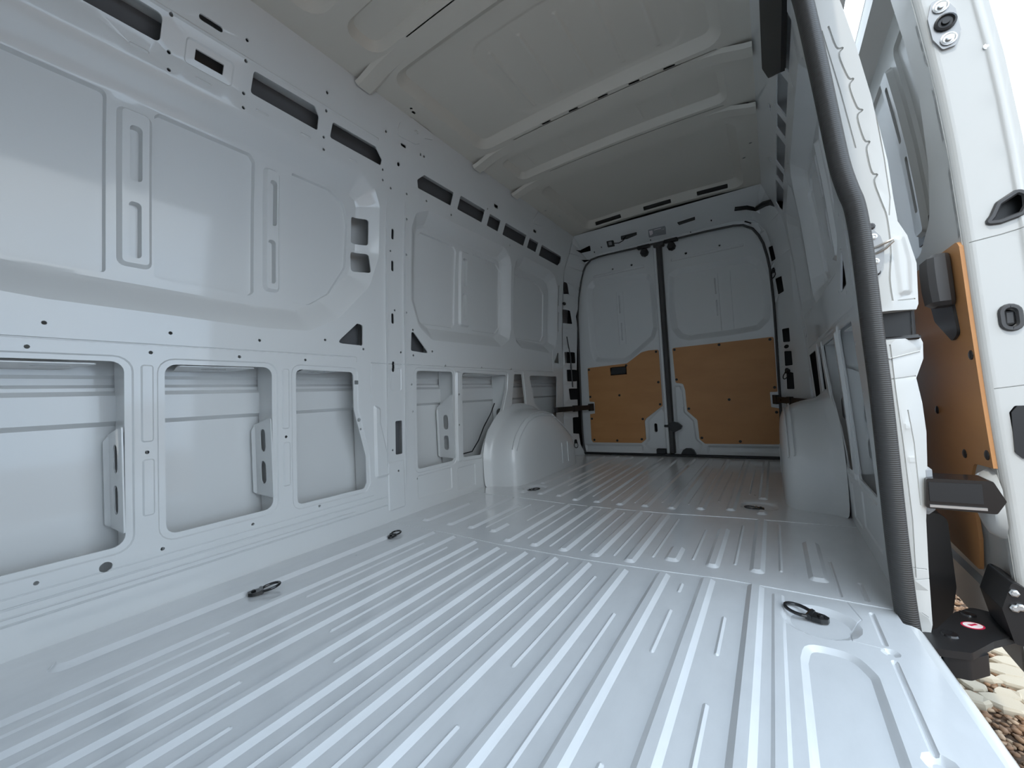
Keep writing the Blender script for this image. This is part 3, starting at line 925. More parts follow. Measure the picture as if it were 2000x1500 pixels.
# ================================================================== REAR WALL (door frame) AND REAR DOORS
wall_b = structure('wall_rear', 'white rear door frame with header and punched corner pillars', 'wall')
SEAL = [(-.826, .0), (-.842, .10), (-.846, .20), (-.840, .60), (-.832, .90), (-.822, 1.28), (-.800, 1.46), (-.766, 1.61), (-.740, 1.69), (-.710, 1.744), (-.655, 1.786), (-.58, 1.797),
        (-.49, 1.799), (-.24, 1.793), (.10, 1.790), (.31, 1.790), (.50, 1.783), (.565, 1.770), (.625, 1.728), (.660, 1.67), (.686, 1.60), (.704, 1.50), (.715, 1.40), (.722, 1.15),
        (.721, .93), (.715, .45), (.706, .17), (.700, .0)]
r_out = [(-wx(z) - .004, z) for z in (0, .3, .6, .9, 1.2, 1.5, 1.66, 1.76, 1.83, 1.93)] + [(wx(z) + .004, z) for z in (1.93, 1.83, 1.76, 1.66, 1.5, 1.2, .9, .6, .3, 0)] + SEAL[::-1]
if area2(r_out) < 0:
    r_out = r_out[::-1]
def quad(p, r=.006):
    return rpoly(p, r, 3)
r_h = [quad([(-.705, 1.858), (-.600, 1.868), (-.625, 1.840), (-.727, 1.838)]), quad([(-.321, 1.873), (-.186, 1.872), (-.197, 1.858), (-.284, 1.851), (-.336, 1.854)], .004),
       quad([(.122, 1.868), (.259, 1.872), (.253, 1.858), (.134, 1.853)], .005),
       quad([(-.841, 1.547), (-.811, 1.560), (-.819, 1.462), (-.845, 1.449)]), quad([(-.856, 1.314), (-.829, 1.322), (-.833, 1.201), (-.861, 1.194)]),
       quad([(-.864, .941), (-.835, .944), (-.836, .842), (-.866, .841)]), quad([(-.864, .783), (-.834, .783), (-.837, .676), (-.867, .678)]),
       quad([(-.865, .614), (-.833, .611), (-.835, .510), (-.865, .512)]), quad([(-.863, .352), (-.834, .350), (-.836, .192), (-.866, .208)]),
       quad([(.716, 1.565), (.741, 1.557), (.754, 1.453), (.728, 1.453)]), quad([(.743, 1.321), (.779, 1.313), (.786, 1.199), (.753, 1.198)]),
       quad([(.759, .945), (.798, .938), (.798, .840), (.760, .849)]), quad([(.762, .784), (.801, .775), (.802, .677), (.760, .677)]),
       quad([(.765, .638), (.802, .624), (.802, .510), (.761, .511)]), quad([(.765, .349), (.803, .358), (.792, .299), (.762, .294)]),
       circ(.776, .813, .014, 10), quad([(-.715, 1.772), (-.672, 1.786), (-.676, 1.794), (-.722, 1.783)], .003), quad([(.572, 1.794), (.618, 1.768), (.622, 1.778), (.582, 1.802)], .003)]
r_h += [circ(x, z, .005, 8) for x, z in [(-.52, 1.845), (-.60, 1.83), (.36, 1.84), (-.875, .45), (-.88, .15), (-.11, 1.82), (.20, 1.81)]]
r_e = [E(strip([(-.862, 1.25), (-.858, 1.361), (-.841, 1.582), (-.810, 1.736), (-.765, 1.79), (-.700, 1.812), (-.60, 1.815), (-.2, 1.812), (.2, 1.812), (.499, 1.812), (.60, 1.797), (.665, 1.755),
                        (.706, 1.68), (.728, 1.58), (.750, 1.44)], .004), .004, .0035)]
sheet('frame_panel', r_out, rearm, PAINT, wall_b, holes=r_h, embs=r_e, grid=.05, flange=.012)
MB().box((-1.03, 3.70, -.14), (1.03, 3.73, 2.05)).build('outer_skin', BLACK, wall_b)  # black sheet added behind the rear frame and doors to block light
# header furniture
b = MB()
b.prism(rpoly([(-.098, 1.866), (.037, 1.865), (.020, 1.827), (-.117, 1.832)], .006), lambda u, v, h: (u, rear_y(u, v) - .003 + h, v), .004)
lab = b.build('information_label', STICKER, wall_b)
b = MB()
for i, (z, x1) in enumerate([(1.860, .000), (1.853, .020), (1.846, -.01), (1.839, .010)]):
    b.prism([(-.055, z), (x1, z), (x1 - .002, z - .0025), (-.057, z - .0025)], lambda u, v, h: (u, rear_y(u, v) - .0045 + h, v), .001)
b.prism(rpoly([(-.095, 1.860), (-.068, 1.860), (-.075, 1.840), (-.101, 1.840)], .003), lambda u, v, h: (u, rear_y(u, v) - .0045 + h, v), .001)
b.build('label_print', WHITE, lab)
b = MB()
b.prism(rpoly([(-.452, 1.862), (-.393, 1.860), (-.408, 1.832), (-.468, 1.834)], .004), lambda u, v, h: (u, rear_y(u, v) - .012 + h, v), .012)
cn = b.build('cable_connector', BLACK, wall_b)
MB().prism(rpoly([(-.440, 1.857), (-.412, 1.856), (-.422, 1.840), (-.450, 1.841)], .003), lambda u, v, h: (u, rear_y(u, v) - .0135 + h, v), .002).build('connector_face', STICKER, cn)
MB().tube([(u, rear_y(u, z) - .006, z) for u, z in [(-.40, 1.846), (-.36, 1.842), (-.32, 1.848), (-.29, 1.858)]], .004, 6).build('lead', BLACK, cn)
b = MB()
b.prism([(-.330, 1.871), (-.19, 1.871), (-.197, 1.860), (-.28, 1.853), (-.334, 1.856)], lambda u, v, h: (u, rear_y(u, v) + .004 + h, v), .008)
b.build('load_lamp', BLACK_GLOSS, wall_b)
b = MB()
b.prism([(.125, 1.867), (.255, 1.871), (.250, 1.859), (.137, 1.856)], lambda u, v, h: (u, rear_y(u, v) + .004 + h, v), .008)
b.build('load_lamp', BLACK_GLOSS, wall_b)
b = MB()
b.tube([(u, rear_y(u, z) - .012, z) for u, z in [(.525, 1.858), (.60, 1.852), (.66, 1.838), (.71, 1.812), (.75, 1.788), (.795, 1.756)]], [.016, .017, .018, .020, .021, .021], 8)
b.build('cable_trunking', BLACK, wall_b)
MB().tube([(-.848, rear_y(-.848, 1.079) - .010, 1.079), (-.847, rear_y(-.847, .795) - .012, .90), (-.847, rear_y(-.847, .795) - .012, .795), (-.849, rear_y(-.849, .63) - .010, .625)], [.004, .006, .007, .006], 6).build('lock_rod', BLACK, wall_b)
for x, z in ((-.836, 1.368), (.738, 1.378), (.776, .640)):
    MB().disc((x, rear_y(x, z), z), (0, -1, 0), [(.014, 0), (.014, .012), (.010, .030), (.004, .036)], 10).build('rubber_stop', BLACK, wall_b)
# rubber seal round the rear doorway
MB().tube([(x, 3.572, z) for x, z in [(SEAL[0][0], .012)] + SEAL[1:-1] + [(SEAL[-1][0], .012)]], .0085, 8).build('door_seal', RUBBER, wall_b)

def doorm(u, v, h):
    return (u, 3.600 + h, v)
def board(door, name, outl, screws, hole=None):
    """brown film faced board screwed to a door, with its screws"""
    p = sheet(name, outl, lambda u, v, h: (u, 3.590 + h, v), PLY, door, holes=[hole] if hole else [], grid=.3, flange=.008)
    for x, z in screws:
        MB().disc((x, 3.5905, z), (0, -1, 0), [(.0105, 0), (.0105, .0025), (.006, .0045)], 10).build('screw', BLACK, p)
    return p

# ---- left leaf
d1 = structure('door_1', 'narrower rear door leaf with sloping brown board and pull recess', 'door')
d1_out = [(-.862, .004), (-.058, .004), (-.058, 1.80), (-.10, 1.806), (-.58, 1.812), (-.665, 1.80), (-.725, 1.755), (-.782, 1.62), (-.82, 1.46), (-.842, 1.28), (-.855, .90), (-.866, .20)]
W1 = rpoly([(-.728, .96), (-.70, .850), (-.42, .808), (-.345, .845), (-.145, .995), (-.112, 1.09), (-.118, 1.48), (-.16, 1.565), (-.67, 1.600), (-.722, 1.55), (-.735, 1.40)],
           [.06, .05, .08, .06, .07, .06, .06, .05, .05, .05, .05], 5)
d1_e = [E(W1, .030, .046, 4), E(rr(-.655, 1.618, -.19, 1.642, .008), .005, .006, 2),
        E(rr(-.442, 1.262, -.430, 1.424, .004), .010, .004), E(rr(-.436, 1.018, -.424, 1.175, .004), .010, .004),
        E(rr(-.462, .98, -.455, 1.46, .003), .003, .003), E(rr(-.402, .98, -.396, 1.46, .003), .003, .003),
        E(rpoly([(-.25, .045), (-.08, .045), (-.08, .34), (-.13, .415), (-.235, .315), (-.255, .29), (-.255, .14), (-.29, .095)], .02), .010, .014, 2),
        E(rr(-.84, .022, -.30, .092, .02), .012, .020, 3), E(rr(-.725, .385, -.705, .475, .004), -.004, .004)]
d1_h = [circ(-.469, 1.664, .008, 10), circ(-.299, 1.664, .010, 10), slot(-.188, .235, .026, .075)]
sheet('door_skin', d1_out, doorm, PAINT, d1, holes=d1_h, embs=d1_e, grid=.09, flange=.02)
board(d1, 'lining_board',
      rpoly([(-.763, .795), (-.394, .805), (-.26, .890), (-.20, .899), (-.118, .897), (-.117, .421), (-.258, .319), (-.274, .294), (-.273, .139), (-.312, .106), (-.755, .107), (-.768, .130),
             (-.766, .368), (-.718, .372), (-.716, .478), (-.764, .484)], [.012, .04, .05, .02, .015, .015, .015, .02, .015, .015, .015, .015, .006, .006, .006, .006]),
      [(-.750, .778), (-.401, .787), (-.139, .881), (-.137, .622), (-.135, .434), (-.288, .313), (-.307, .139), (-.525, .126), (-.740, .130), (-.751, .325), (-.753, .527), (-.479, .528)],
      rr(-.541, .715, -.407, .776, .012))
MB().box((-.552, 3.590, .705), (-.396, 3.6, .786), .004).box((-.54, 3.596, .716), (-.408, 3.62, .775), .003).build('pull_recess', BLACK, d1)
b = MB()
b.disc((-.178, 3.60, 1.740), (0, -1, 0), [(.034, 0), (.034, .03), (.026, .042)], 8)
b.box((-.235, 3.555, 1.775), (-.125, 3.60, 1.800), .006)
b.build('top_latch', BLACK, d1)
MB().box((-.186, 3.562, .016), (-.105, 3.605, .062), .006).build('bottom_latch', BLACK, d1)
# edge of the left leaf, which lies over the right one
MB().box((-.104, 3.568, .02), (-.076, 3.612, 1.775), .007).build('leaf_edge', PAINT, d1)

# ---- right leaf
d2 = structure('door_2', 'wider rear door leaf with large brown board', 'door')
d2_out = [(-.050, .004), (.722, .004), (.735, .45), (.742, .93), (.742, 1.15), (.736, 1.40), (.722, 1.52), (.70, 1.62), (.672, 1.69), (.635, 1.745), (.57, 1.786), (.50, 1.797), (.10, 1.803), (-.050, 1.803)]
W2 = rpoly([(-.018, 1.24), (-.002, 1.05), (.045, .975), (.12, .945), (.437, .950), (.62, .962), (.690, 1.03), (.708, 1.15), (.703, 1.35), (.665, 1.485), (.60, 1.538), (.07, 1.553), (-.005, 1.52)],
           [.05, .06, .06, .06, .05, .06, .06, .06, .06, .06, .06, .05, .04], 5)
d2_e = [E(W2, .030, .046, 4), E(rr(.03, 1.618, .56, 1.642, .008), .005, .006, 2),
        E(rr(.337, 1.295, .348, 1.424, .004), .010, .004), E(rr(.339, 1.121, .350, 1.246, .004), .010, .004),
        E(rr(.362, 1.0, .368, 1.46, .003), .003, .003), E(rr(.45, 1.0, .455, 1.46, .003), .003, .003),
        E(rpoly([(-.025, .045), (.155, .045), (.175, .10), (.130, .145), (.122, .29), (.055, .365), (.048, .54), (.035, .585), (-.02, .585)], .02), .010, .014, 2),
        E(rr(.20, .022, .70, .092, .02), .012, .020, 3)]
d2_h = [circ(.147, 1.662, .010, 10), circ(.395, 1.665, .008, 10)]
sheet('door_skin', d2_out, doorm, PAINT, d2, holes=d2_h, embs=d2_e, grid=.09, flange=.02)
board(d2, 'lining_board',
      rpoly([(-.008, .897), (.705, .901), (.703, .494), (.655, .495), (.656, .383), (.708, .371), (.702, .108), (.190, .106), (.152, .142), (.146, .297), (.074, .372), (.070, .54), (.057, .595), (.000, .608)],
            [.015, .015, .006, .006, .006, .006, .015, .02, .02, .02, .02, .02, .02, .015]),
      [(.009, .881), (.342, .884), (.681, .884), (.009, .633), (.088, .390), (.170, .153), (.439, .127), (.687, .527), (.687, .344), (.384, .451)])
b = MB()
b.disc((.043, 3.60, 1.740), (0, -1, 0), [(.034, 0), (.034, .03), (.026, .042)], 8)
b.box((-.012, 3.555, 1.775), (.098, 3.60, 1.800), .006)
b.build('top_latch', BLACK, d2)
b = MB()
b.prism(rpoly([(.005, .016), (.125, .016), (.105, .055), (.085, .068), (.045, .068), (.025, .055)], .008), lambda u, v, h: (u, 3.565 + h, v), .04)
b.build('bottom_latch', BLACK, d2)
b = MB()
b.prism(rpoly([(-.072, .225), (-.03, .20), (.02, .225), (.032, .250), (.0, .278), (-.04, .290), (-.072, .275)], .008), lambda u, v, h: (u, 3.552 + h, v), .04)
b.box((-.108, 3.556, .243), (-.07, 3.575, .263), .004)
b.build('centre_latch', BLACK, d2)
b = MB()
b.box((-.077, 3.560, .02), (-.034, 3.606, 1.775), .010)
b.box((-.098, 3.556, 1.752), (-.010, 3.596, 1.785), .008)
b.build('centre_seal', RUBBER, d2)
# raised stiffener beside the latch
MB().prism(rpoly([(.030, .40), (.050, .40), (.046, .57), (.040, .575)], .006), lambda u, v, h: (u, 3.594 + h, v), .012).build('latch_stiffener', PAINT, d2)

def check_strap(name, label, a, bpt, parent_note=None):
    o = empty(name, a)
    tag(o, label, 'door strap', 'rear door check straps')
    A, B = Vector((0, 0, 0)), Vector(bpt) - Vector(a)
    d = B.normalized()
    side = d.cross(Vector((0, 0, 1))).normalized()
    up = Vector((0, 0, 1))
    def bar(p, q, hw, hh):
        v = []
        for c in (p, q):
            for s, t in ((-1, -1), (1, -1), (1, 1), (-1, 1)):
                v.append(tuple(c + side * hw * s + up * hh * t))
        return MB().add(v, [(0, 1, 2, 3), (7, 6, 5, 4), (0, 4, 5, 1), (1, 5, 6, 2), (2, 6, 7, 3), (3, 7, 4, 0)])
    bar(A, B, .007, .021).build('strap_bar', BLACK, o)
    bar(A + d * .46 * B.length, A + d * .56 * B.length, .012, .027).build('guide_block', BLACK, o)
    bar(B - d * .055, B + d * .004, .010, .033).build('end_bracket', BLACK, o)
    bar(A - d * .006, A + d * .02, .010, .022).build('end_stop', DARKGREY, o)
    for q in (.25, .75):
        MB().disc(tuple(A + d * B.length * q - side * .007), tuple(-side), [(.006, 0), (.006, .003), (.003, .004)], 8).build('rivet', BLACK_GLOSS, o)
    return o
check_strap('door_check_strap', 'black flat check strap between left wall and narrower rear door', (-.862, 3.075, .438), (-.732, 3.580, .432))
check_strap('door_check_strap', 'black flat check strap between right wall and wider rear door', (.862, 3.12, .428), (.678, 3.580, .440))

# ================================================================== SLIDING SIDE DOOR, slid open along the outside
d3 = structure('door_3', 'white sliding side door standing open beside the van, brown board inside', 'door')
DY = 1.400
def din(u, v, h):
    return (doorx(v) + h, u, v)
REC = rpoly([(1.515, 1.62), (1.512, 1.30), (1.545, 1.125), (1.60, .995), (1.72, .925), (2.42, .925), (2.50, 1.0), (2.50, 1.60), (2.42, 1.69), (1.58, 1.69)],
            [.04, .08, .08, .08, .08, .05, .05, .06, .05, .05], 5)
d3_h = [rr(1.872, 1.350, 1.898, 1.552, .009), rr(1.860, 1.100, 1.886, 1.294, .009)]
d3_e = [E(REC, .060, .012, 2), E(rr(1.835, 1.02, 1.93, 1.60, .02), -.016, .010, 2), E(rr(1.62, 1.0, 1.80, 1.62, .03), .010, .006), E(rr(1.96, 1.0, 2.42, 1.62, .03), .010, .006),
        E(rpoly([(1.43, -.02), (2.45, -.02), (2.45, .04), (1.62, .03), (1.60, .10), (1.58, .20), (1.43, .20)], .02), .012, .015, 2)]
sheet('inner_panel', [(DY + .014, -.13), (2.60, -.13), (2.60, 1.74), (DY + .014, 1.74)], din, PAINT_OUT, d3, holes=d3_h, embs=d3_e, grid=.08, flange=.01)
MB().box((1.135, 1.82, 1.0), (1.150, 1.95, 1.62)).build('strut_backing', BLACK, d3)
def dedge(u, v, h):
    r = .018
    y = DY + (r - math.sqrt(max(0.0, r * r - (r - u) ** 2)) if u < r else 0.0)
    return (doorx(v) + u, y + h, v)
e_h = [rpoly([(.040, .905), (.050, .918), (.062, .945), (.094, .965), (.104, .955), (.104, .930), (.095, .912), (.060, .903)], .008), slot(.055, .681, .020, .040),
       rpoly([(.030, .375), (.030, .465), (.040, .480), (.105, .480), (.105, .360), (.042, .360)], .006)]
e_e = [E(strip([(.008, .868), (.060, .874), (.112, .884)], .0014), .003, .0013), E(strip([(.012, .520), (.112, .532)], .0014), .003, .0013),
       E(rr(.086, -.10, .104, 1.70, .006), -.004, .006, 2)] + [E(rr(q, -.1299, .1149, 1.7399, .00005, 1), 0, .0008) for q in (.0015, .004, .0075, .012, .018)]
sheet('front_edge', [(0, -.13), (.115, -.13), (.115, 1.74), (.018, 1.74), (0, 1.74)], dedge, PAINT_OUT, d3, holes=e_h, embs=e_e, grid=.012, gridv=.06, flange=.012, angle=40)
MB().box((1.110, DY + .03, .30), (1.190, DY + .045, 1.0)).build('edge_backing', BLACK, d3)
def dskin(u, v, h):
    return (doorx(v) + .115 + .012 * sm((u - DY) / .05) - h, u, v)
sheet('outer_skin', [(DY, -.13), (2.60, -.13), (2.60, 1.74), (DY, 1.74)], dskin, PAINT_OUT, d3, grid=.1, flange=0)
b = MB()
b.box((doorx(-.13), DY, -.135), (doorx(-.13) + .12, 2.60, -.125))
b.build('bottom_edge', PAINT_OUT, d3)
b = MB()
b.box((doorx(1.74), DY, 1.735), (doorx(1.74) + .12, 2.60, 1.745))
b.build('top_edge', PAINT_OUT, d3)
# upper guide plate on the front edge
zc = 1.404
px = doorx(zc) + .034
b = MB()
b.prism(rpoly([(px - .022, zc - .030), (px - .010, zc - .062), (px + .012, zc - .062), (px + .026, zc - .030), (px + .026, zc + .025), (px + .012, zc + .062), (px - .010, zc + .062), (px - .022, zc + .025)], .006),
        lambda u, v, h: (u + (v - zc) * -.10, DY - .006 + h, v), .006)
gp = b.build('guide_plate', GREYMETAL, d3)
for dz in (-.042, .042):
    MB().disc((px + .003 - dz * .10, DY - .006, zc + dz), (0, -1, 0), [(.015, 0), (.015, .003), (.012, .004), (.010, .002), (.006, .002), (.006, .007), (.003, .008)], 14).build('bolt', STEEL, gp)
MB().disc((px + .004, DY - .006, zc), (0, -1, 0), [(.020, 0), (.020, .005), (.016, .007), (.013, .003), (.008, .003), (.007, .008), (.003, .008)], 16).build('guide_bush', BLACK, gp)
MB().disc((doorx(1.31) + .092, DY, 1.315), (0, -1, 0), [(.007, 0), (.007, .003), (.003, .004)], 10).build('bolt', STEEL, d3)
# rubber grommets round the openings of the front edge
def ring_on_edge(poly, r, name):
    MB().tube([(doorx(w) + u, DY - .002, w) for u, w in poly], r, 6, closed=True).build(name, DARKGREY, d3)
ring_on_edge(e_h[0], .006, 'grommet')
ring_on_edge(rr(.041, .655, .069, .707, .014), .006, 'grommet')
MB().box((doorx(.68) + .046, DY + .002, .665), (doorx(.68) + .064, DY + .02, .697), .004).build('plug', DARKGREY, d3)
b = MB()
b.prism(e_h[2], lambda u, v, h: (doorx(.42) + u, DY - .004 + h, v), .02)
b.box((doorx(.42) + .060, DY - .012, .385), (doorx(.42) + .10, DY, .455), .006)
b.build('lock_housing', BLACK, d3)
# brown lining board on the inside of the door with its screws
bo = rpoly([(1.425, .880), (2.45, .888), (2.45, .06), (1.60, .030), (1.572, .12), (1.570, .273), (1.525, .327), (1.400, .334), (1.386, .360), (1.406, .862)],
           [.02, .02, .02, .015, .02, .03, .03, .012, .012, .012])
bo = [(max(u, DY + .012), w) for u, w in bo]
lb = sheet('lining_board', bo, lambda u, v, h: (doorx(v) - .006 + h, u, v), PLY, d3, grid=.1, flange=.008)
for u, w in [(1.432, .603), (1.741, .453), (1.432, .362), (1.574, .345), (1.80, .85), (2.1, .85), (1.9, .2), (2.2, .45)]:
    MB().disc((doorx(w) - .006, u, w), (-1, 0, 0), [(.012, 0), (.012, .002), (.007, .004)], 10).build('screw', BLACK, lb)
# pull handle: dark pad and upright grip
b = MB()
b.prism(rpoly([(1.475, .66), (1.52, .645), (1.63, .71), (1.66, .80), (1.60, .84), (1.50, .83)], .02), lambda u, v, h: (doorx(v) - .012 + h, u, v), .008)
hd = b.build('handle_pad', BLACK, d3)
b = MB()
v, f = [], []
gsec = [(.735, .7), (.745, .95), (.78, 1), (.83, 1), (.858, .95), (.868, .7)]
for z, s in gsec:
    for x, y in [(0, -.030), (-.012, -.044), (-.034, -.046), (-.046, -.036), (-.046, .030), (-.034, .040), (-.012, .038), (0, .026)]:
        v.append((doorx(z) - .008 + x * s, 1.498 + y * s, z))
for i in range(len(gsec) - 1):
    for k in range(8):
        f.append((i * 8 + k, i * 8 + (k + 1) % 8, (i + 1) * 8 + (k + 1) % 8, (i + 1) * 8 + k))
f += [tuple(range(8)), tuple(40 + k for k in range(8))]
b.add(v, f).build('handle_grip', DARKGREY, hd)
# white boss and black buffer box near the front edge
v, f = [], []
for s, dx in ((1.0, 0), (.85, -.018), (.55, -.026)):
    for k in range(12):
        a = 2 * math.pi * k / 12
        u, w = 1.452 + .066 * s * math.cos(a), .245 + .085 * s * math.sin(a)
        v.append((doorx(w) + dx, max(u, DY + .002), w))
for i in range(2):
    for k in range(12):
        f.append((i * 12 + k, i * 12 + (k + 1) % 12, (i + 1) * 12 + (k + 1) % 12, (i + 1) * 12 + k))
f.append(tuple(24 + k for k in range(12)))
mesh_obj('buffer_boss', v, f, PAINT_OUT, d3, 50)
b = MB()
b.prism(rpoly([(.965, .247), (.970, .317), (1.078, .316), (1.096, .272), (1.080, .243)], .006), lambda u, v, h: (u, 1.345 + h, v), .075)
bf = b.build('buffer_box', BLACK_GLOSS, d3)
MB().box((.972, 1.342, .250), (1.065, 1.346, .256)).build('trim_strip', STEEL, bf)
MB().box((.973, 1.343, .264), (1.060, 1.346, .308)).build('face_plate', BLACK, bf)
# lower roller arm: plate from the sill to the bracket on the door
b = MB()
b.prism(rpoly([(.905, 1.27), (.905, 1.315), (.945, 1.345), (.972, 1.375), (1.030, 1.485), (1.075, 1.535), (1.112, 1.52), (1.130, 1.47), (1.110, 1.41), (1.060, 1.36), (1.005, 1.285), (.96, 1.275)],
              [.004, .004, .02, .02, .03, .02, .02, .02, .02, .02, .015, .02]), lambda u, v, h: (u, v, -.047 - h), .016)
arm = b.build('roller_arm', BLACK, d3)
b = MB()
b.prism(rpoly([(.955, 1.285), (.97, 1.345), (1.02, 1.37), (1.045, 1.33), (1.0, 1.285)], .012), lambda u, v, h: (u, v, -.063 - h), .045)
b.build('roller_housing', BLACK, arm)
b = MB()
b.prism(rpoly([(1.100, -.055), (1.118, -.058), (1.128, .07), (1.104, .085), (1.085, .02)], .008), lambda u, v, h: (u, 1.385 + h, v), .12)
bk = b.build('arm_bracket', BLACK, arm)
for x, z in ((1.106, .060), (1.113, .030), (1.105, .026)):
    MB().disc((x, 1.386, z), (-.2, -1, .1), [(.0085, 0), (.0085, .006), (.005, .007), (.005, .011)], 6).build('bolt', STEEL, arm)
def oval_plate(cx, cy, a, bb, ang, z):
    ca, sa = math.cos(ang), math.sin(ang)
    return [(cx + a * math.cos(t) * ca - bb * math.sin(t) * sa, cy + a * math.cos(t) * sa + bb * math.sin(t) * ca) for t in [2 * math.pi * k / 20 for k in range(20)]]
b = MB()
b.prism(oval_plate(1.046, 1.425, .022, .017, .4, 0), lambda u, v, h: (u, v, -.0465 - h), .001)
stk = b.build('warning_sticker_rim', RED, arm)
b = MB()
b.prism(oval_plate(1.046, 1.425, .0185, .0135, .4, 0), lambda u, v, h: (u, v, -.0458 - h), .001)
b.build('sticker_face', WHITE, arm)
b = MB()
b.prism([(1.036, 1.422), (1.044, 1.427), (1.052, 1.434), (1.056, 1.430), (1.048, 1.424), (1.042, 1.418)], lambda u, v, h: (u, v, -.0450 - h), .001)
b.build('sticker_symbol', RED, arm)
for x, y, r in ((.988, 1.352, .016), (1.055, 1.485, .015)):
    MB().disc((x, y, -.047), (0, 0, 1), [(r, 0), (r * .9, .004), (r * .5, .005)], 14).build('pivot_cap', BLACK_GLOSS, arm)

# ================================================================== LASHING EYES
def lashing_eye(label, loc, rotz, tilt=0.0, wall=None, group='lashing eyes on the floor', s=1.0):
    o = empty('lashing_eye', loc, (0, 0, rotz))
    if wall is not None:
        o.rotation_euler = wall
    tag(o, label, 'tie-down ring', group)
    b = MB()
    b.prism(rpoly([(-.004, -.018), (.024, -.017), (.038, -.008), (.038, .008), (.024, .017), (-.004, .018)], .006), lambda u, v, h: (u * s, v * s, .0015 + h * s), .012)
    b.build('base_plate', BLACK_GLOSS, o)
    MB().tube([(-.004 * s, -.020 * s, .010 * s), (-.004 * s, .020 * s, .010 * s)], .0085 * s, 8).build('hinge_barrel', BLACK_GLOSS, o)
    ring = []
    for k in range(20):
        a = 2 * math.pi * k / 20
        ring.append((s * (-.032 + .032 * math.cos(a)), s * .025 * math.sin(a), s * (.010 + tilt * (.032 - .032 * math.cos(a)))))
    MB().tube(ring, .0048 * s, 8, closed=True).build('ring', BLACK_GLOSS, o)
    MB().disc((.020 * s, 0, .0135 * s), (0, 0, 1), [(.0085 * s, 0), (.0085 * s, .003), (.005 * s, .005)], 6).build('bolt', BLACK_GLOSS, o)
    return o
lashing_eye('black lashing eye lying open in the round dish beside the side door sill', (.722, 1.216, -.008), -.33, .12, s=.88)
lashing_eye('black lashing eye nearest the left edge of the picture, below the second lower bay', (-.703, .650, .001), -1.97, .15, s=.85)
lashing_eye('black lashing eye on the floor at the foot of the left centre pillar', (-.724, 1.195, .001), -1.3, .06, s=.75)
lashing_eye('black lashing eye in front of the left wheel arch', (-.580, 2.138, -.004), -2.2, .05, s=.75)
lashing_eye('black lashing eye in front of the right wheel arch', (.582, 2.147, -.004), 0, .05, s=.75)
lashing_eye('small lashing eye hanging low on the left rear corner pillar', (-.858, rear_y(-.858, .13) - .004, .125), 0, .1, wall=(math.pi / 2, -math.pi / 2, .9), group='lashing eyes on the corner pillars', s=.75)
lashing_eye('small lashing eye high on the right rear corner pillar', (.742, rear_y(.742, 1.37) - .004, 1.372), 0, .25, wall=(math.pi / 2, -math.pi / 2, -.8), group='lashing eyes on the corner pillars', s=.75)
lashing_eye('small lashing eye halfway up the right rear corner pillar', (.772, rear_y(.772, .63) - .004, .632), 0, .5, wall=(math.pi / 2, -math.pi / 2, -.8), group='lashing eyes on the corner pillars', s=.75)

# ================================================================== GROUND OUTSIDE
GZ = -.60
ground = structure('ground', 'brown gravel ground with pale flat stones outside the side door', 'ground')
MB().box((-14, -14, GZ - .10), (14, 18, GZ - .012)).build('gravel_bed', SOIL, ground)
rng = np.random.default_rng(7)
ico_v = np.array([(0, 0, 1)] + [(.894 * math.cos(2 * math.pi * k / 5), .894 * math.sin(2 * math.pi * k / 5), .447) for k in range(5)] +
                 [(.894 * math.cos(2 * math.pi * (k + .5) / 5), .894 * math.sin(2 * math.pi * (k + .5) / 5), -.447) for k in range(5)] + [(0, 0, -1)])
ico_f = np.array([(0, 1 + k, 1 + (k + 1) % 5) for k in range(5)] + [(1 + k, 6 + k, 1 + (k + 1) % 5) for k in range(5)] +
                 [(1 + (k + 1) % 5, 6 + k, 6 + (k + 1) % 5) for k in range(5)] + [(11, 6 + (k + 1) % 5, 6 + k) for k in range(5)])
N = 24000
cx = rng.uniform(.85, 2.6, N)
cy = rng.uniform(.9, 5.2, N)
sz = rng.uniform(.006, .013, N)
sc = np.stack([sz * rng.uniform(.9, 1.7, N), sz * rng.uniform(.7, 1.1, N), sz * rng.uniform(.45, .8, N)], 1)
an = rng.uniform(0, 2 * np.pi, N)
P = ico_v[None] * (1 + rng.uniform(-.22, .22, (N, 12, 1))) * sc[:, None]
X = P[..., 0] * np.cos(an)[:, None] - P[..., 1] * np.sin(an)[:, None] + cx[:, None]
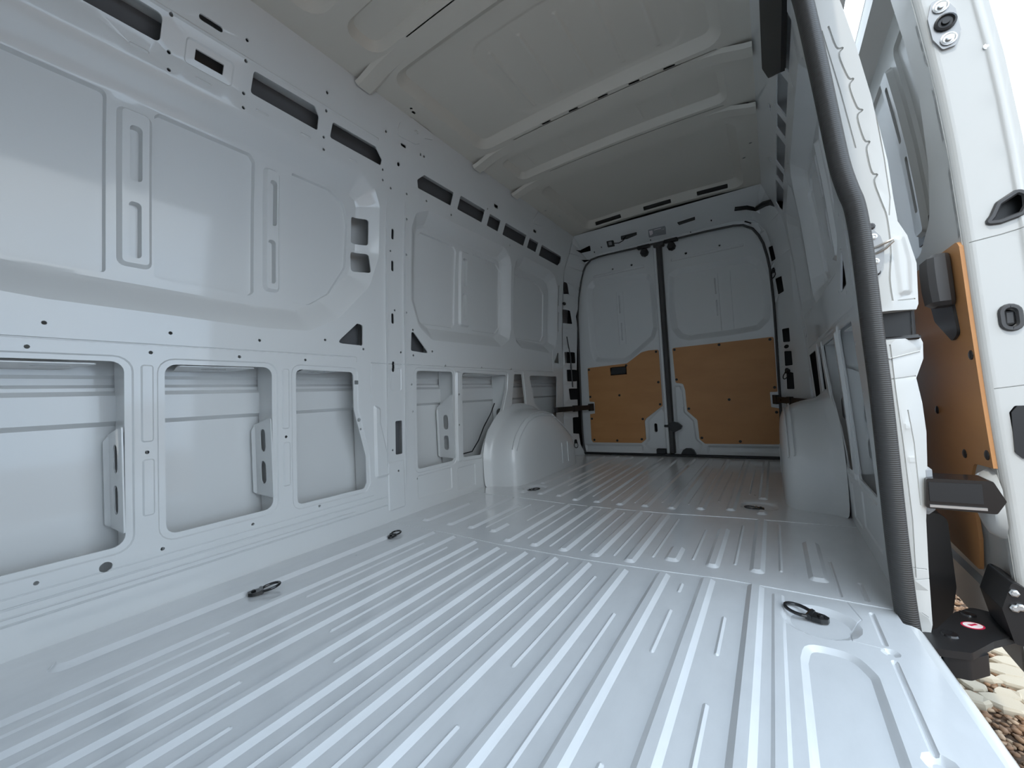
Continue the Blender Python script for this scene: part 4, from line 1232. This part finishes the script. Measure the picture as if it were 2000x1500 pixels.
Y = P[..., 0] * np.sin(an)[:, None] + P[..., 1] * np.cos(an)[:, None] + cy[:, None]
Z = P[..., 2] + (GZ - .012 + sz * .5)[:, None] + rng.uniform(0, .012, N)[:, None]
GV = np.stack([X, Y, Z], -1).reshape(-1, 3)
GF = (ico_f[None] + 12 * np.arange(N)[:, None, None]).reshape(-1, 3)
gm = bpy.data.meshes.new('gravel')
gm.vertices.add(len(GV)); gm.vertices.foreach_set('co', GV.astype(np.float32).ravel())
gm.loops.add(len(GF) * 3); gm.loops.foreach_set('vertex_index', GF.astype(np.int32).ravel())
gm.polygons.add(len(GF)); gm.polygons.foreach_set('loop_start', (np.arange(len(GF)) * 3).astype(np.int32))
gm.update(calc_edges=True)
gm.materials.append(GRAVEL)
gv = bpy.data.objects.new('gravel', gm)
COL.objects.link(gv)
gv.parent = ground
gv['kind'] = 'stuff'
# pale flat stones let into the gravel
shapes = []
for q in range(5):
    k = 8
    rad = [1 + random.uniform(-.22, .18) for _ in range(k)]
    ring = [(math.cos(2 * math.pi * i / k) * rad[i], .72 * math.sin(2 * math.pi * i / k) * rad[i]) for i in range(k)]
    v = [(x, y, -.3) for x, y in ring] + [(x, y, .10) for x, y in ring] + [(x * .86, y * .86, .26 + random.uniform(-.05, .05)) for x, y in ring]
    f = [tuple(range(7, -1, -1))] + [(r * 8 + i, r * 8 + (i + 1) % 8, r * 8 + 8 + (i + 1) % 8, r * 8 + 8 + i) for r in (0, 1) for i in range(8)] + [tuple(range(16, 24))]
    me = bpy.data.meshes.new('stone')
    me.from_pydata(v, [], f)
    me.materials.append(FLAG)
    shapes.append(me)
gy = 2.10
for row in range(7):
    gx = 1.02 + .05 * (row % 2)
    while gx < 2.2:
        w = random.uniform(.040, .062)
        o = bpy.data.objects.new('stone', random.choice(shapes))
        COL.objects.link(o)
        o.parent = ground
        o.location = (gx, gy + row * .078 + random.uniform(-.012, .012), GZ + .006)
        o.rotation_euler = (random.uniform(-.08, .08), random.uniform(-.08, .08), random.uniform(-.5, .5))
        o.scale = (w, w, .05)
        gx += w * 1.75
